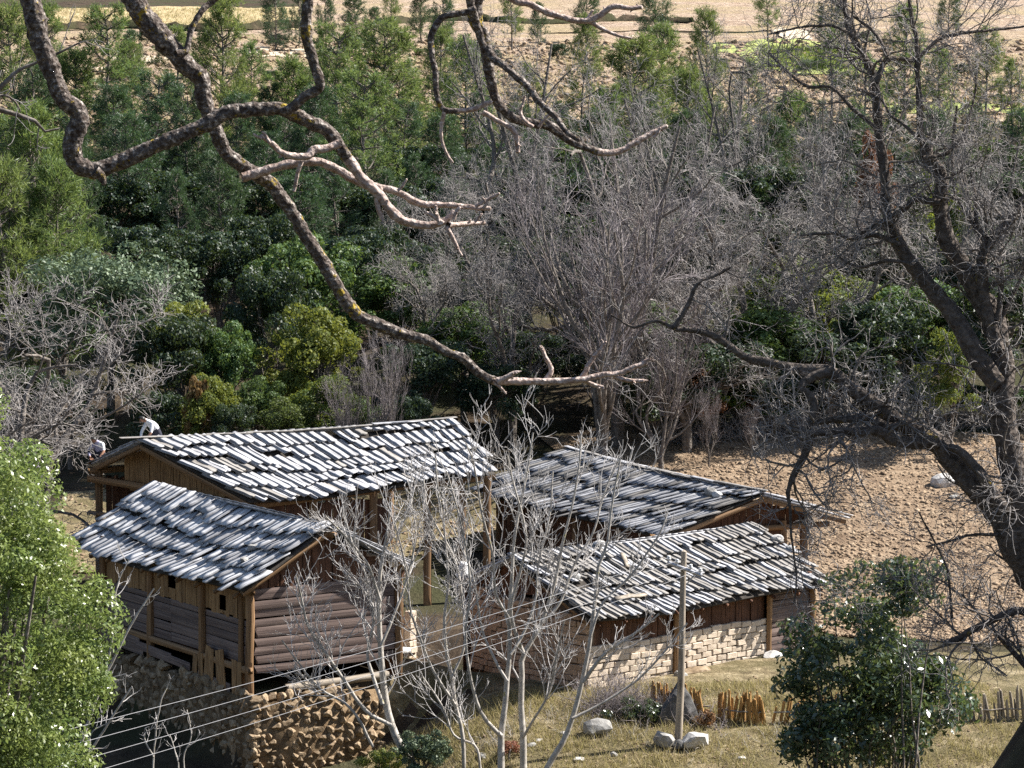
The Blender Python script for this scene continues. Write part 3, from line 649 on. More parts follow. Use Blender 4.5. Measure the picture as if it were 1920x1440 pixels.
# ---- open barn (rear left)
A2, B2, C2, D2 = at_z(255, 826, 5.8), at_z(850, 788, 6.0), at_z(473, 944, 4.05), at_z(936, 888, 4.65)
barn = root('open_barn', (-6, 84, .5), 'tall open-sided barn under a long bluish grey shingle roof', 'barn')
roof2, P2 = roof_front(barn, A2, B2, C2, D2, 5, .26, (M_SHAKE, M_SHAKE_WARM, .08), .10, 14)
E2 = at(162, 872, 85.2); F2 = B2 + (E2 - A2); roof_back(roof2, A2, B2, E2, F2, seed=6)
rd = nrm((B2 - A2) * [1, 1, 0]); ed = nrm((D2 - C2) * [1, 1, 0]); nb = np.array([ed[1], -ed[0], 0])
for s, zt in ((.06, 4.0), (.26, 4.05), (.5, 4.25), (.72, 4.4), (.86, 4.45), (.97, 4.5)):
    p = C2 * (1 - s) + D2 * s - nb * .45; box_part('post', v3(p[:2], .3), v3(p[:2], zt), .24, .24, M_POST, barn)
for s in (.03, .35, .66, .97):
    p = E2 * (1 - s) + F2 * s + nb * .4; box_part('post', v3(p[:2], .3), v3(p[:2], 4.6), .22, .22, M_POST, barn)
box_part('eave_beam', C2 - nb * .42 - [0, 0, .12], D2 - nb * .42 - [0, 0, .12], .18, .18, M_POST, barn)
box_part('back_beam', E2 + nb * .4 - [0, 0, .15], F2 + nb * .4 - [0, 0, .15], .18, .18, M_POST, barn)
box_part('verge_beam', A2 + rd * .15 - [0, 0, .2], E2 + rd * .15 - [0, 0, .2], .12, .14, M_POST, barn)
box_part('verge_beam', A2 + rd * .15 - [0, 0, .2], C2 + rd * .15 - [0, 0, .2], .12, .14, M_POST, barn)
ridge_boards(barn, A2 - rd * .5 + [0, 0, .08], B2 + rd * .1 + [0, 0, .08], 8, 8)
gA = (C2 - nb * .5)[:2]; gE = (E2 + nb * .4)[:2]; gd = nrm(gE - gA); gL = np.linalg.norm(gE - gA); gn = np.array([-gd[1], gd[0], 0]); gn = gn if gn[0] < 0 else -gn
box_part('tie_beam', v3(gA, 3.95), v3(gE, 4.3), .2, .2, M_POST, barn)
box_part('rail', v3(gA + gd * .3, 3.1), v3(gE, 3.2), .1, .12, M_POST, barn)
box_part('rail', v3(gA + gd * .3, 2.3), v3(gE, 2.3), .1, .12, M_POST, barn)
planks_v(barn, gA, gd, 1.0, gL * .78, 4.05, 5.4, gn, M_PLANK, .24, 51, ztop=lambda u: 4.1 + min(u * .42, (gL - u) * .30 + .6), out=-.1)
box_part('post', v3(gA + gd * gL * .5, .4), v3(gA + gd * gL * .5, 4.1), .2, .2, M_POST, barn)
for s0, s1, zt in ((.03, .56, 3.95),):
    p0 = C2 * (1 - s0) + D2 * s0 - nb * .6; L_ = np.linalg.norm((D2 - C2)[:2]) * (s1 - s0)
    planks_v(barn, p0[:2], ed[:2], 0, L_, .4, zt, nb, M_PLANK_R, .25, 52)
p0 = E2 * .95 + F2 * .05 + nb * .5; planks_v(barn, p0[:2], rd[:2], 0, 5.0, .4, 4.3, nb, M_PLANK_R, .26, 53)


# ------------------------------------------------------------------ gate wall, courtyard bits, rocks
gate_p = at(722, 1268, 72.5)[:2]
gate = root('gate_wall', (gate_p[0], gate_p[1], .3), 'sunlit broken adobe gate pier between the log house and adobe house', 'wall')
dg = np.array([.53, .85]); ng = np.array([.85, -.53, 0])
slab_wall('footing', gate, gate_p - dg * .1, dg, 0, 1.7, -.9, .55, ng, .7, M_OCHRE)
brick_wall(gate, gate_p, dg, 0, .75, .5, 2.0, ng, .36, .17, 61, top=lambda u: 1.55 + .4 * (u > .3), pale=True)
slab_wall('ledge', gate, gate_p + np.array(ng[:2]) * .22, dg, .0, .95, .78, .9, ng, .5, M_WHITE_ROCK)
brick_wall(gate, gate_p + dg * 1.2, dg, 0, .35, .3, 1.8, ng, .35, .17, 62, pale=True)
bp = at(866, 1068, 74.5)
bucket = root('white_bucket', bp - [0, 0, .2], 'small white plastic bucket hanging upside down on a stake in the courtyard', 'bucket')
a = np.linspace(0, 2 * np.pi, 14, endpoint=False); cs = np.stack([np.cos(a), np.sin(a)], 1)
def lathe(name, prof, mat, parent=None, n=14):
    an = np.linspace(0, 2 * np.pi, n, endpoint=False); v = np.concatenate([np.stack([np.cos(an) * r_, np.sin(an) * r_, np.full(n, z_)], 1) for r_, z_ in prof])
    i = np.arange(len(prof) * n).reshape(-1, n); f = np.stack([i[:-1], np.roll(i[:-1], -1, 1), np.roll(i[1:], -1, 1), i[1:]], -1).reshape(-1, 4)
    o = link(name, np_mesh(name, v, f, mat, True)); o.parent = parent; return o
lathe('body', [(.001, .42), (.13, .42), (.14, .40), (.17, .02), (.18, 0), (.165, .0), (.15, .05)], M_BUCKET, bucket); lathe('rim', [(.185, -.01), (.19, .01), (.185, .03), (.175, .01), (.185, -.01)], M_BUCKET, bucket)
hk = np.array([np.array([math.cos(t) * .17, 0, .03 - .16 * math.sin(t)]) for t in np.linspace(0, math.pi, 9)]); vv, ff = tubes(hk[None], np.full((1, 9), .008), 5); h_ = link('handle', np_mesh('handle', vv, ff, M_STEEL)); h_.parent = bucket
bucket.rotation_euler = (.15, .2, 0)
stk = box_part('courtyard_stake', (bp[0] + .13, bp[1] + .12, .4), (bp[0] + .05, bp[1] + .1, bp[2] + .9), .09, .09, M_POLE, None); tag(stk, 'thin upright stake in the courtyard behind the white bucket', 'stake')
rk = ground_hit(1772, 912); rock('field_boulder', rk, (1.15, .8, .62), M_WHITE_ROCK, 'pale sunlit boulder lying out on the ploughed field', 71, .3)
rock('fieldstone', ground_hit(1790, 936), (.5, .4, .2), M_ROCK, 'small grey stone in front of the pale field boulder', 72)
rock('boulder', at_z(1120, 1372, float(height(2.2, 66.4)) + .02), (.62, .5, .4), M_ROCK, 'rounded grey boulder on the grass before the adobe corner', 73)
pole_base = np.array([4.12, 65.35, float(height(4.12, 65.35))])
rock('pole_stone', pole_base + [.42, -.1, .02], (.62, .45, .42), M_WHITE_ROCK, 'bright white stone block propped at the foot of the utility pole', 74, .5, sink=.12)
rock('pole_stone', pole_base + [-.36, -.1, .02], (.45, .42, .46), M_ROCK, 'bluish grey stone at the shaded side of the pole foot', 75, .2, sink=.12)
rock('pole_stone', pole_base + [.02, -.25, .02], (.34, .24, .24), M_ROCK_DARK_SHADED, 'dark stone wedged in front of the pole foot', 76, .9, sink=.15)
sb_ = rock('standing_slab', pole_base + [-.12, 1.5, -.1], (1.25, .5, 1.6), M_ROCK_DARK_SHADED, 'tall pointed slab of grey rock, its shade painted dark, standing behind the pole', 77, .1, sink=.1)
for v_ in sb_.data.vertices: k_ = (v_.co.z / 1.6 + .5); v_.co.x = v_.co.x * (1.25 - .95 * k_) + .25 * k_
rock('wall_slab', at_z(690, 1392, float(height(-3.4, 66)) + .05), (.75, .3, .34), M_ROCK, 'bluish flat slab lying on the shaded bank below the gate', 78, .4)
rock('doorstep_stone', v3(K4 + r4 * 6.9 + n4 * .35, .5), (.6, .35, .26), M_WHITE_ROCK, 'flat pale stone by the door post of the adobe house', 79, .7)
rock('wall_foot_stone', v3(K4 + r4 * 3.9 + n4 * .3, .45), (.9, .35, .24), M_STONE, 'long brown stone lying along the foot of the lit wall', 80, .74)
rock('wall_foot_stone', v3(K4 + r4 * 3.2 + n4 * .35, .4), (.36, .34, .28), M_ROCK, 'round grey stone under the middle post of the adobe house', 81, .2)
for k, (px, py) in enumerate(((1010, 1392), (995, 1400), (1060, 1380), (1150, 1418), (1085, 1428), (905, 1420), (1390, 1425), (640, 1425), (560, 1410))):
    g = ground_hit(px, py); rock('yard_stone', g, (.22 + .08 * (k % 3), .2, .14), M_ROCK if k % 2 else M_WHITE_ROCK, 'small loose stone on the front yard ground', 90 + k, k, 'loose stones on the yard')
def on_roof(P, s, t, dz): p = P(s, t); return p + np.array([0, 0, dz])
for k, (P, s, t, sz, lab) in enumerate(((P1, .82, .5, .3, 'grey stone weighing down boards near the log house gable'), (P1, .86, .68, .26, 'rounded stone low on the log house roof by the gable'), (P3, .86, .22, .42, 'bluish grey stone on the plank house roof near its ridge end'), (P3, .895, .24, .3, 'small white stone beside the bluish stone on the plank house roof'), (P4, .985, .35, .34, 'pale stone on the verge of the adobe house roof'), (P4, .99, .5, .28, 'second smaller pale stone lower on the adobe roof verge'), (P4, .34, .04, .3, 'white stone at the top of the adobe house roof'), (P4, .12, .45, .3, 'grey stone on the shaded left part of the adobe roof'))):
    o = rock('roof_stone', on_roof(P, s, t, .09), (sz, sz * .8, sz * .6), (M_ROCK, M_ROCK, M_ROCK, M_WHITE_ROCK, M_WHITE_ROCK, M_WHITE_ROCK, M_WHITE_ROCK, M_ROCK)[k], lab, 110 + k, k, sink=.0)
for k, (P, s, t, an, lab, L_) in enumerate(((P4, .36, .3, 1.05, 'loose grey board lying crosswise up on the adobe roof', .75), (P4, .22, .80, .05, 'thin pale batten lying across the adobe roof above its eave', 1.2))):
    p = on_roof(P, s, t, .2); yv = nrm(P(s, t - .1) - P(s, t)); xv = nrm(P(s + .05, t) - P(s, t)); d = yv * math.sin(an) + xv * math.cos(an); zz = nrm(np.cross(xv, yv)); o = link('loose_board', board_mesh('loose_board', .13, L_, .035, M_POLE, 130 + k)); o.matrix_world = frame(p + zz * .03, np.cross(d, zz), d, zz); tag(o, lab, 'board')

# ------------------------------------------------------------------ utility pole and wires
pole_top = at(1284, 1034, 65.6)
pole = root('utility_pole', pole_base, 'slim leaning wooden utility pole with short white-insulator crossarm before the adobe house', 'utility pole')
pp = np.array([pole_base + (pole_top - pole_base) * t + np.array([.02 * math.sin(5 * t), 0, 0]) for t in np.linspace(-.06, 1, 10)])
vv, ff = tubes(pp[None], np.linspace(.10, .068, 10)[None], 12); mb = MB(); mb.add(vv, ff); top_ = mb.n; mb.add(np.concatenate([vv[-12:], [pp[-1] + [0, 0, .05]]]), np.array([[i, (i + 1) % 12, 12] for i in range(12)]))
wpart('pole', mb.mesh('pole', M_POLE, True), pole)
ac = pole_base + (pole_top - pole_base) * .915; ad_ = nrm(np.array([.93, -.25, -.33])); arm = wpart('crossarm', np_mesh('crossarm', BOXV, BOXF, M_STEEL), pole, frame(ac + [0, -.13, 0], ad_, nrm(np.cross([0, 0, 1.], ad_)), nrm(np.cross(ad_, nrm(np.cross([0, 0, 1.], ad_)))), (.92, .08, .08)))
wire_ends = []
for k, s in enumerate((-.42, -.2, .16, .42)):
    p = ac + ad_ * s + [0, -.13, .04]; wire_ends.append(p + [0, 0, .09])
    me = lathe('insulator', [(.02, 0), (.02, .03), (.055, .04), (.06, .07), (.04, .085), (.05, .10), (.045, .13), (.001, .14)], M_PORC, None, 10); me.parent = pole; me.matrix_parent_inverse = Matrix.Translation(-Vector(pole.location)); me.location = p
wpart('brace', np_mesh('brace', BOXV, BOXF, M_STEEL), pole, frame(ac + ad_ * .2 + [0, -.1, -.16], nrm([.6, -.1, .75]), (0, 1, 0), nrm(np.cross(nrm([.6, -.1, .75]), (0, 1, 0))), (.42, .02, .03)))
labs = ['topmost thin overhead wire slanting down from the utility pole', 'second overhead wire below the topmost one', 'third overhead wire, just above the lowest', 'lowest thin overhead wire from the utility pole']
for k, (e, fp) in enumerate(zip(wire_ends, ((-140, 1432), (-140, 1468), (-140, 1505), (-140, 1538)))):
    q0, q1 = e, at(*fp, 42.0); t = np.linspace(0, 1, 60)[:, None]; pts = q0 + (q1 - q0) * t - np.array([0, 0, .2]) * (4 * t * (1 - t))
    vv, ff = tubes(pts[None], np.full((1, 60), .005), 5); tag(link('overhead_wire', np_mesh('overhead_wire', vv, ff, M_WIRE)), labs[k], 'wire', 'overhead wires')
# the pole that carries the wires off to the left, past the edge of the view
lp = at(-140, 1480, 42.0); fpole = root('carrying_pole', (lp[0], lp[1], float(height(lp[0], lp[1]))), 'wooden pole beyond the left edge that carries the four wires', 'utility pole')
pp = np.array([[lp[0], lp[1], z] for z in np.linspace(float(height(lp[0], lp[1])) - .3, lp[2] + .6, 8)]); vv, ff = tubes(pp[None], np.linspace(.12, .09, 8)[None], 10); wpart('pole', np_mesh('pole', vv, ff, M_POLE, True), fpole)

# ------------------------------------------------------------------ stake fences
STK = []
for k in range(6):
    r = np.random.default_rng(k + 7); p = np.array([[.04 * r.normal(), .04 * r.normal(), z] for z in (0, .3, .65, 1)]); p[0, :2] = 0; vv, ff = tubes(p[None], np.array([[.5, .47, .44, .36]]), 5); mb = MB(); mb.add(vv, ff); mb.add(np.concatenate([vv[-5:], [[0, 0, 1.05]]]), np.array([[i, (i + 1) % 5, 5] for i in range(5)])); v = np.concatenate(mb.v); mb.v = [v * [1, 1, 1]]; STK.append(mb.mesh('stake', M_STAKE))
STK2 = []
for s in STK: c = s.copy(); c.materials[0] = M_POLE; STK2.append(c)
def stake_fence(name, pts, n, hts, label, seed, mats, density=None):
    r = np.random.default_rng(seed); pts = np.array(pts); base = pts[0]; f = root(name, (base[0], base[1], float(height(base[0], base[1]))), label, 'fence')
    line = resample(np.column_stack([pts, np.zeros(len(pts))]), n); lean = 0
    for i, p in enumerate(line):
        if density and not density(i / n): continue
        if i % 7 == 0: lean = r.normal() * .10
        h = r.uniform(*hts); x, y = p[0] + .03 * r.normal(), p[1] + .05 * r.normal(); z = float(height(x, y)) - .08; d = nrm([lean + .06 * r.normal(), .05 * r.normal(), 1]); x_ = nrm(np.cross([0, 1, 0], d)); w = r.uniform(.06, .115)
        wpart('stake', mats[r.integers(6)], f, frame((x, y, z), x_, np.cross(d, x_), d, (w, w, h)))
    zz = [float(height(p[0], p[1])) for p in line]
    for h in (.32,):
        pl = np.column_stack([line[:, 0], line[:, 1] - .06, np.array(zz) + h]); vv, ff = tubes(resample(pl, 12)[None] + np.random.default_rng(seed).normal(size=(1, 12, 3)) * .015, np.full((1, 12), .022), 5); wpart('rail', np_mesh('rail', vv, ff, M_POLE), f)
    return f
stake_fence('stake_fence', [(3.55, 67.7), (4.3, 67.5), (5.0, 67.15)], 34, (.6, .85), 'row of orange-brown wooden stakes leaning behind the utility pole', 1, STK, lambda t: t < .42 or t > .55)
stake_fence('stake_fence', [(5.25, 67.0), (5.9, 66.8), (6.4, 66.75)], 28, (.65, .95), 'short orange stake fence right of the dark pointed slab', 2, STK)
stake_fence('stake_fence', [(6.6, 66.8), (8.5, 67.0), (10.6, 67.0)], 42, (.45, .8), 'stake fence running behind the dark glossy shrub', 3, STK)
stake_fence('stake_fence', [(10.7, 67.0), (11.8, 67.0), (13.4, 67.2)], 26, (.45, .95), 'weathered stake fence along the ploughed field edge by the big tree', 4, STK2)

# ------------------------------------------------------------------ loose soil, grass
def scatter_clods(name, poly, n, smin, smax, mat, label, seed, dz=.05):
    r = np.random.default_rng(seed); c = np.array(poly, float); u, w = r.random(n), r.random(n)
    p = (c[0] * (1 - u)[:, None] + c[1] * u[:, None]) * (1 - w)[:, None] + (c[3] * (1 - u)[:, None] + c[2] * u[:, None]) * w[:, None]
    z = height(p[:, 0], p[:, 1]) + dz; s = smin + (smax - smin) * r.random(n) ** 3; o = np.array([[1, 0, 0], [-1, 0, 0], [0, 1, 0], [0, -1, 0], [0, 0, 1], [0, 0, -.6]])
    v = np.column_stack([p, z])[:, None] + (o[None] * r.uniform(.5, 1.1, (n, 6, 1)) + r.normal(size=(n, 6, 3)) * .25) * s[:, None, None] * [1.2, 1, .75]
    t = np.array([[0, 2, 4], [2, 1, 4], [1, 3, 4], [3, 0, 4], [2, 0, 5], [1, 2, 5], [3, 1, 5], [0, 3, 5]]); f = (np.arange(n) * 6)[:, None, None] + t
    tag(link(name, np_mesh(name, v.reshape(-1, 3), f.reshape(-1, 3), mat)), label, 'soil', kind='stuff')
scatter_clods('soil_clods', [(9.4, 76.4), (24, 72.5), (26, 103), (1.5, 102)], 60000, .03, .13, M_CLOD, 'dry brown clods covering the ploughed field', 3)
scatter_clods('lot_clods', [(-16, 86), (1, 88.5), (1, 97), (-16, 95)], 3500, .03, .12, M_CLOD, 'clods and litter on the lot behind the barn', 4)
def grass(name, poly, n, h, mat, label, seed, dz=.03, w=.012, mask=None):
    r = np.random.default_rng(seed); c = np.array(poly, float); u, t = r.random(n), r.random(n)
    p = (c[0] * (1 - u)[:, None] + c[1] * u[:, None]) * (1 - t)[:, None] + (c[3] * (1 - u)[:, None] + c[2] * u[:, None]) * t[:, None]
    k = np.sin(p[:, 0] * 2.1 + np.sin(p[:, 1] * 1.7)) * np.sin(p[:, 1] * 2.6 + p[:, 0]) + .6 * r.normal(size=n) > -.2; p = p[k]; n = len(p)
    b = np.column_stack([p, height(p[:, 0], p[:, 1]) + dz]); a = r.random(n) * 6.28; hh = h * (.4 + r.random(n)); d = np.column_stack([np.cos(a), np.sin(a), np.zeros(n)]); ln = r.normal(size=(n, 3)) * .5; ln[:, 2] = 1; tip = b + ln * hh[:, None]
    v = np.stack([b - d * w, b + d * w, tip], 1); tag(link(name, np_mesh(name, v.reshape(-1, 3), np.arange(3 * n).reshape(-1, 3), mat)), label, 'grass', kind='stuff')
grass('dry_grass', [(-5, 60), (16, 60), (12, 71.0), (-3.5, 68.8)], 70000, .13, M_GRASS, 'short dry yellowish grass on the yard before the adobe house', 5)
grass('tall_grass', [(-4, 60), (16, 60), (12, 70.5), (-3, 68.8)], 16000, .30, M_GRASS, 'taller dry grass tufts on the yard', 7, w=.009)
grass('bank_grass', [(-16, 57), (-4, 58), (-4, 67), (-14, 66.5)], 14000, .16, M_GRASS, 'sparse dry grass on the sunken bank below the terrace', 6)
scatter_clods('far_clods', [(-45, 160), (45, 160), (60, 250), (-60, 250)], 14000, .08, .42, M_CLOD, 'clods and stones over the far bare slope', 9, .15)
scatter_clods('yard_litter', [(-4, 60), (16, 60), (12, 72), (-3, 69)], 5000, .015, .07, M_CLOD, 'small stones and litter on the yard', 10, .03)
_c0, _c1, _c2, _c3 = (ground_hit(x_, y_)[:2] for x_, y_ in ((1425, 134), (1615, 134), (1615, 90), (1425, 90)))
grass('crop_plants', [_c0, _c1, _c2, _c3], 16000, .35, M_LEAF_YEL, 'rows of young green plants on the crop plot', 12, w=.05)
_c0, _c1, _c2, _c3 = (ground_hit(x_, y_)[:2] for x_, y_ in ((-40, 54), (540, 54), (540, 18), (-40, 18)))
grass('stubble_straw', [_c0, _c1, _c2, _c3], 16000, .3, M_GRASS, 'straw stubble standing on the golden terrace', 13, w=.04)
grass('upper_grass', [(-60, 160), (60, 160), (75, 230), (-75, 230)], 30000, .35, M_GRASS, 'dry grass tufts scattered over the far slope', 8, w=.04)

# ------------------------------------------------------------------ vegetation makers
def leaf_cloud(rg, n, centers, radii, size, axes=(1, 1, 1), up=.3, aspect=.5, shell=.55):
    k = rg.choice(len(centers), n, p=radii ** 2 / (radii ** 2).sum()); d = rg.normal(size=(n, 3)); d[:, 2] += up; d /= np.linalg.norm(d, axis=1, keepdims=True)
    p = centers[k] + d * (radii[k] * (shell + (1 - shell) * rg.random(n) ** .6))[:, None] * np.array(axes)
    nn = d + rg.normal(size=(n, 3)) * .55; nn /= np.linalg.norm(nn, axis=1, keepdims=True)
    a = rg.normal(size=(n, 3)); a -= (a * nn).sum(1, keepdims=True) * nn; a /= np.linalg.norm(a, axis=1, keepdims=True); b = np.cross(nn, a)
    s = (size * (.65 + .7 * rg.random(n)))[:, None]; h = nn * s * .12
    v = np.stack([p - a * s, p + b * s * aspect + h, p + a * s, p - b * s * aspect + h], 1)
    return v.reshape(-1, 3), np.arange(4 * n).reshape(-1, 4)
def broadleaf_parts(seed, h, rx, rz, nleaf, size, mat, bark, nclump=70, cz=None, base_open=.25):
    """meshes (trunk, crown) for a leafy tree, base at the origin"""
    rg = np.random.default_rng(seed); cz = cz or h - rz
    d = rg.normal(size=(nclump, 3)); d /= np.linalg.norm(d, axis=1, keepdims=True); d[:, 2] = np.where(d[:, 2] < -.5, -d[:, 2], d[:, 2])
    lob = 1 + .22 * np.sin(3 * np.arctan2(d[:, 1], d[:, 0]) + seed) * (1 - np.abs(d[:, 2])) + .13 * rg.normal(size=nclump)
    rad = (.45 + .5 * rg.random(nclump) ** .5) * lob; c = d * rad[:, None] * [rx, rx, rz] + [0, 0, cz]; cr = rx * (.16 + .17 * rg.random(nclump))
    v, f = leaf_cloud(rg, nleaf, c, cr, size, (1, 1, .8)); crown = np_mesh('crown', v, f, mat)
    tr = resample([(0, 0, -.3), (.05 * rg.normal(), .05 * rg.normal(), h * .25), (.2 * rg.normal(), .2 * rg.normal(), h * .55), (.2 * rg.normal(), .2 * rg.normal(), h * .85)], 12)
    mb = MB(); r0 = max(.05, h * .025); vv, ff = tubes(tr[None], np.linspace(r0, r0 * .3, 12)[None], 7); mb.add(vv, ff)
    sel = rg.choice(nclump, min(nclump, 26), replace=False); st = tr[rg.integers(2, 10, len(sel))]; en = c[sel]; t = np.linspace(0, 1, 6)[None, :, None]
    br = st[:, None] * (1 - t) + en[:, None] * t + np.array([0, 0, .12 * h]) * (t * (1 - t)) + rg.normal(size=(len(sel), 6, 3)) * .03 * rx; vv, ff = tubes(br, np.full((len(sel), 6), r0 * .3) * np.linspace(1, .3, 6), 4); mb.add(vv, ff)
    return mb.mesh('trunk', bark, True), crown
def pine_parts(seed, h, rad, start, mat, ntuft_scale=1.0, rounded=.5):
    rg = np.random.default_rng(seed); tr = resample([(0, 0, -.4), (.1 * rg.normal(), .1 * rg.normal(), h * .4), (.15 * rg.normal(), .15 * rg.normal(), h * .75), (0, 0, h)], 16); mb = MB()
    r0 = h * .016; vv, ff = tubes(tr[None], np.linspace(r0, r0 * .15, 16)[None], 7); mb.add(vv, ff); B = []
    z = start * h
    while z < h * .98:
        t = (z / h - start) / (1 - start); L = rad * (1 - t) ** rounded * (.55 + .45 * min(1, t * 4 + .3))
        for k in range(rg.integers(4, 7)):
            a = rg.random() * 6.28; ln = L * rg.uniform(.6, 1.15) + .15; p = np.array([np.interp(z, tr[:, 2], tr[:, 0]), np.interp(z, tr[:, 2], tr[:, 1]), z + .1 * rg.normal()]); d = np.array([math.cos(a), math.sin(a), .1 + .5 * t + .12 * rg.normal()]); pts = [p]
            for q_ in range(6): d = nrm(d + rg.normal(size=3) * .1 + [0, 0, .07]); pts.append(pts[-1] + d * ln / 6)
            B.append(pts)
        z += h * .055 * rg.uniform(.8, 1.25)
    B = np.array(B); RB = np.full((len(B), 7), r0 * .28) * np.linspace(1, .3, 7); vv, ff = tubes(B, RB, 4); mb.add(vv, ff)
    S, SR = grow(B, RB, 7, rad * .40, 45, 4, .6, .15, .12, .35, rg, .4, .008); vv, ff = tubes(S, SR, 3); mb.add(vv, ff)
    # needle tufts
    src = np.concatenate([S[:, 2:].reshape(-1, 3), B[:, 4:].reshape(-1, 3)]); dirs = np.concatenate([(S[:, 2:] - S[:, 1:-1]).reshape(-1, 3), (B[:, 4:] - B[:, 3:-1]).reshape(-1, 3)]); dirs /= np.linalg.norm(dirs, axis=1, keepdims=True) + 1e-9
    nb_ = 10; m = len(src); p = np.repeat(src, nb_, 0) + rg.normal(size=(m * nb_, 3)) * .05; d = np.repeat(dirs, nb_, 0) * .8 + rg.normal(size=(m * nb_, 3)) * .75 + [0, 0, .25]; d /= np.linalg.norm(d, axis=1, keepdims=True)
    s = np.cross(d, rg.normal(size=d.shape)); s /= np.linalg.norm(s, axis=1, keepdims=True); ln = (.24 + .14 * rg.random(m * nb_))[:, None]; w = .020
    v = np.stack([p - s * w * .6, p + d * ln * .5 + s * w, p + d * ln, p + d * ln * .5 - s * w], 1)
    return mb.mesh('trunk', M_BARK, True), np_mesh('crown', v.reshape(-1, 3), np.arange(4 * len(p)).reshape(-1, 4), mat)
def bare_parts(seed, h, spread, counts=(9, 7, 8, 6), lens=(.45, .22, .11, .06), mat_t=M_BARK, mat_w=M_TWIG, wig=.22, up=(.03, .02, .0, .0), r0=None, forks=3, ang=(48, 50, 50, 50), rmin=.006, curl=.06, lean=.15):
    """meshes (trunk with limbs, twigs) for a leafless tree"""
    rg = np.random.default_rng(seed); r0 = r0 or h * .022; P = []
    for k in range(forks):
        a = 6.28 * (k + .4 * rg.random()) / forks; o = np.array([math.cos(a), math.sin(a), 0]); s = spread * rg.uniform(.5, 1)
        P.append(resample([(0, 0, -.4), o * .05 * h * lean + [0, 0, h * .16], o * s * .35 + [0, 0, h * .42] + rg.normal(size=3) * .06 * h, o * s * .7 + [0, 0, h * .7] + rg.normal(size=3) * .07 * h, o * s + [0, 0, h * rg.uniform(.85, 1)]], 16))
    P = np.array(P); Rr = np.repeat(np.linspace(r0, r0 * .22, 16)[None], forks, 0); mb = MB(); vv, ff = tubes(P, Rr, 8); mb.add(vv, ff)
    Q, QR = grow(P, Rr, counts[0], h * lens[0], ang[0], 10, .55, wig * .6, up[0], .22, rg, .45, .012, curl * .5); vv, ff = tubes(Q, QR, 5); mb.add(vv, ff); tw = MB()
    for lv in range(1, len(counts)):
        Q, QR = grow(Q, QR, counts[lv], h * lens[lv], ang[lv], 6 if lv < 3 else 5, .55, wig, up[lv], .15, rg, .4, rmin, curl); vv, ff = tubes(Q, QR, 3); tw.add(vv, ff)
    return mb.mesh('trunk', mat_t, True), tw.mesh('twigs', mat_w, False)
def plant(name, parts, pos, s, rz, label, cat, group=None, names=('trunk', 'crown'), sz=None, tilt=0):
    t = root(name, pos, label, cat, group); t.rotation_euler = (tilt, 0, rz); t.scale = (s, s, sz or s)
    for n_, me in zip(names, parts): link(n_, me, t)
    return t

# ------------------------------------------------------------------ the wood behind the houses
PINES = [pine_parts(1, 11, 2.7, .25, M_NEEDLE, 1, .42), pine_parts(2, 12, 2.4, .38, M_NEEDLE, 1, .36), pine_parts(3, 9, 2.8, .12, M_NEEDLE, 1, .5)]
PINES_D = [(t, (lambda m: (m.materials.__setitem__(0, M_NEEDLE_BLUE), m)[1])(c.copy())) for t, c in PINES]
def pine(px, top, Y, kind, label, group, dark=False, rz=None):
    """pine whose tip shows at (px, top), standing on the ground at distance Y"""
    tip = at(px, top, Y); g = float(height(tip[0], Y)); P = (PINES_D if dark else PINES)[kind]; h0 = (11, 12, 9)[kind]; s = max(.3, (tip[2] - g) / h0)
    plant('pine_tree', P, (tip[0], Y, g), (s ** .6 if s > 1 else s) * (.8 + .45 * ((px * 7 + top * 13) % 97) / 97), rz if rz is not None else px * .37, label, 'pine', group, sz=s, tilt=.09 * (((px * 11 + top * 5) % 89) / 89 - .5))
G1 = 'sunlit pines above the wood'; LB1 = 'light green sunlit pine standing against the bare field'
for px, top, Y, k in ((190, 22, 150, 1), (412, 10, 140, 0), (640, 62, 138, 1), (722, 58, 142, 0), (90, 20, 158, 0), (20, 30, 150, 2), (475, 90, 150, 1), (690, 150, 128, 1), (1250, 60, 150, 0), (1330, 30, 158, 0), (1190, 90, 145, 2), (880, 90, 150, 2), (1700, 20, 165, 0), (1620, 110, 150, 1), (1850, 60, 170, 0), (1480, 190, 140, 2), (1400, 120, 146, 1), (140, 110, 150, 2), (330, 60, 156, 1), (540, 130, 142, 2), (600, 100, 150, 1), (760, 120, 144, 1), (820, 60, 158, 0), (1000, 130, 148, 1), (1090, 40, 162, 0), (1290, 150, 138, 2), (1560, 60, 165, 1), (1760, 100, 158, 0), (1900, 120, 152, 1), (240, 90, 160, 0), (1140, 170, 140, 1)):
    pine(px, top, Y, k, LB1, G1)
G2 = 'dark pines in the wood'; LB2 = 'dark slender pine crowded in the shaded wood'
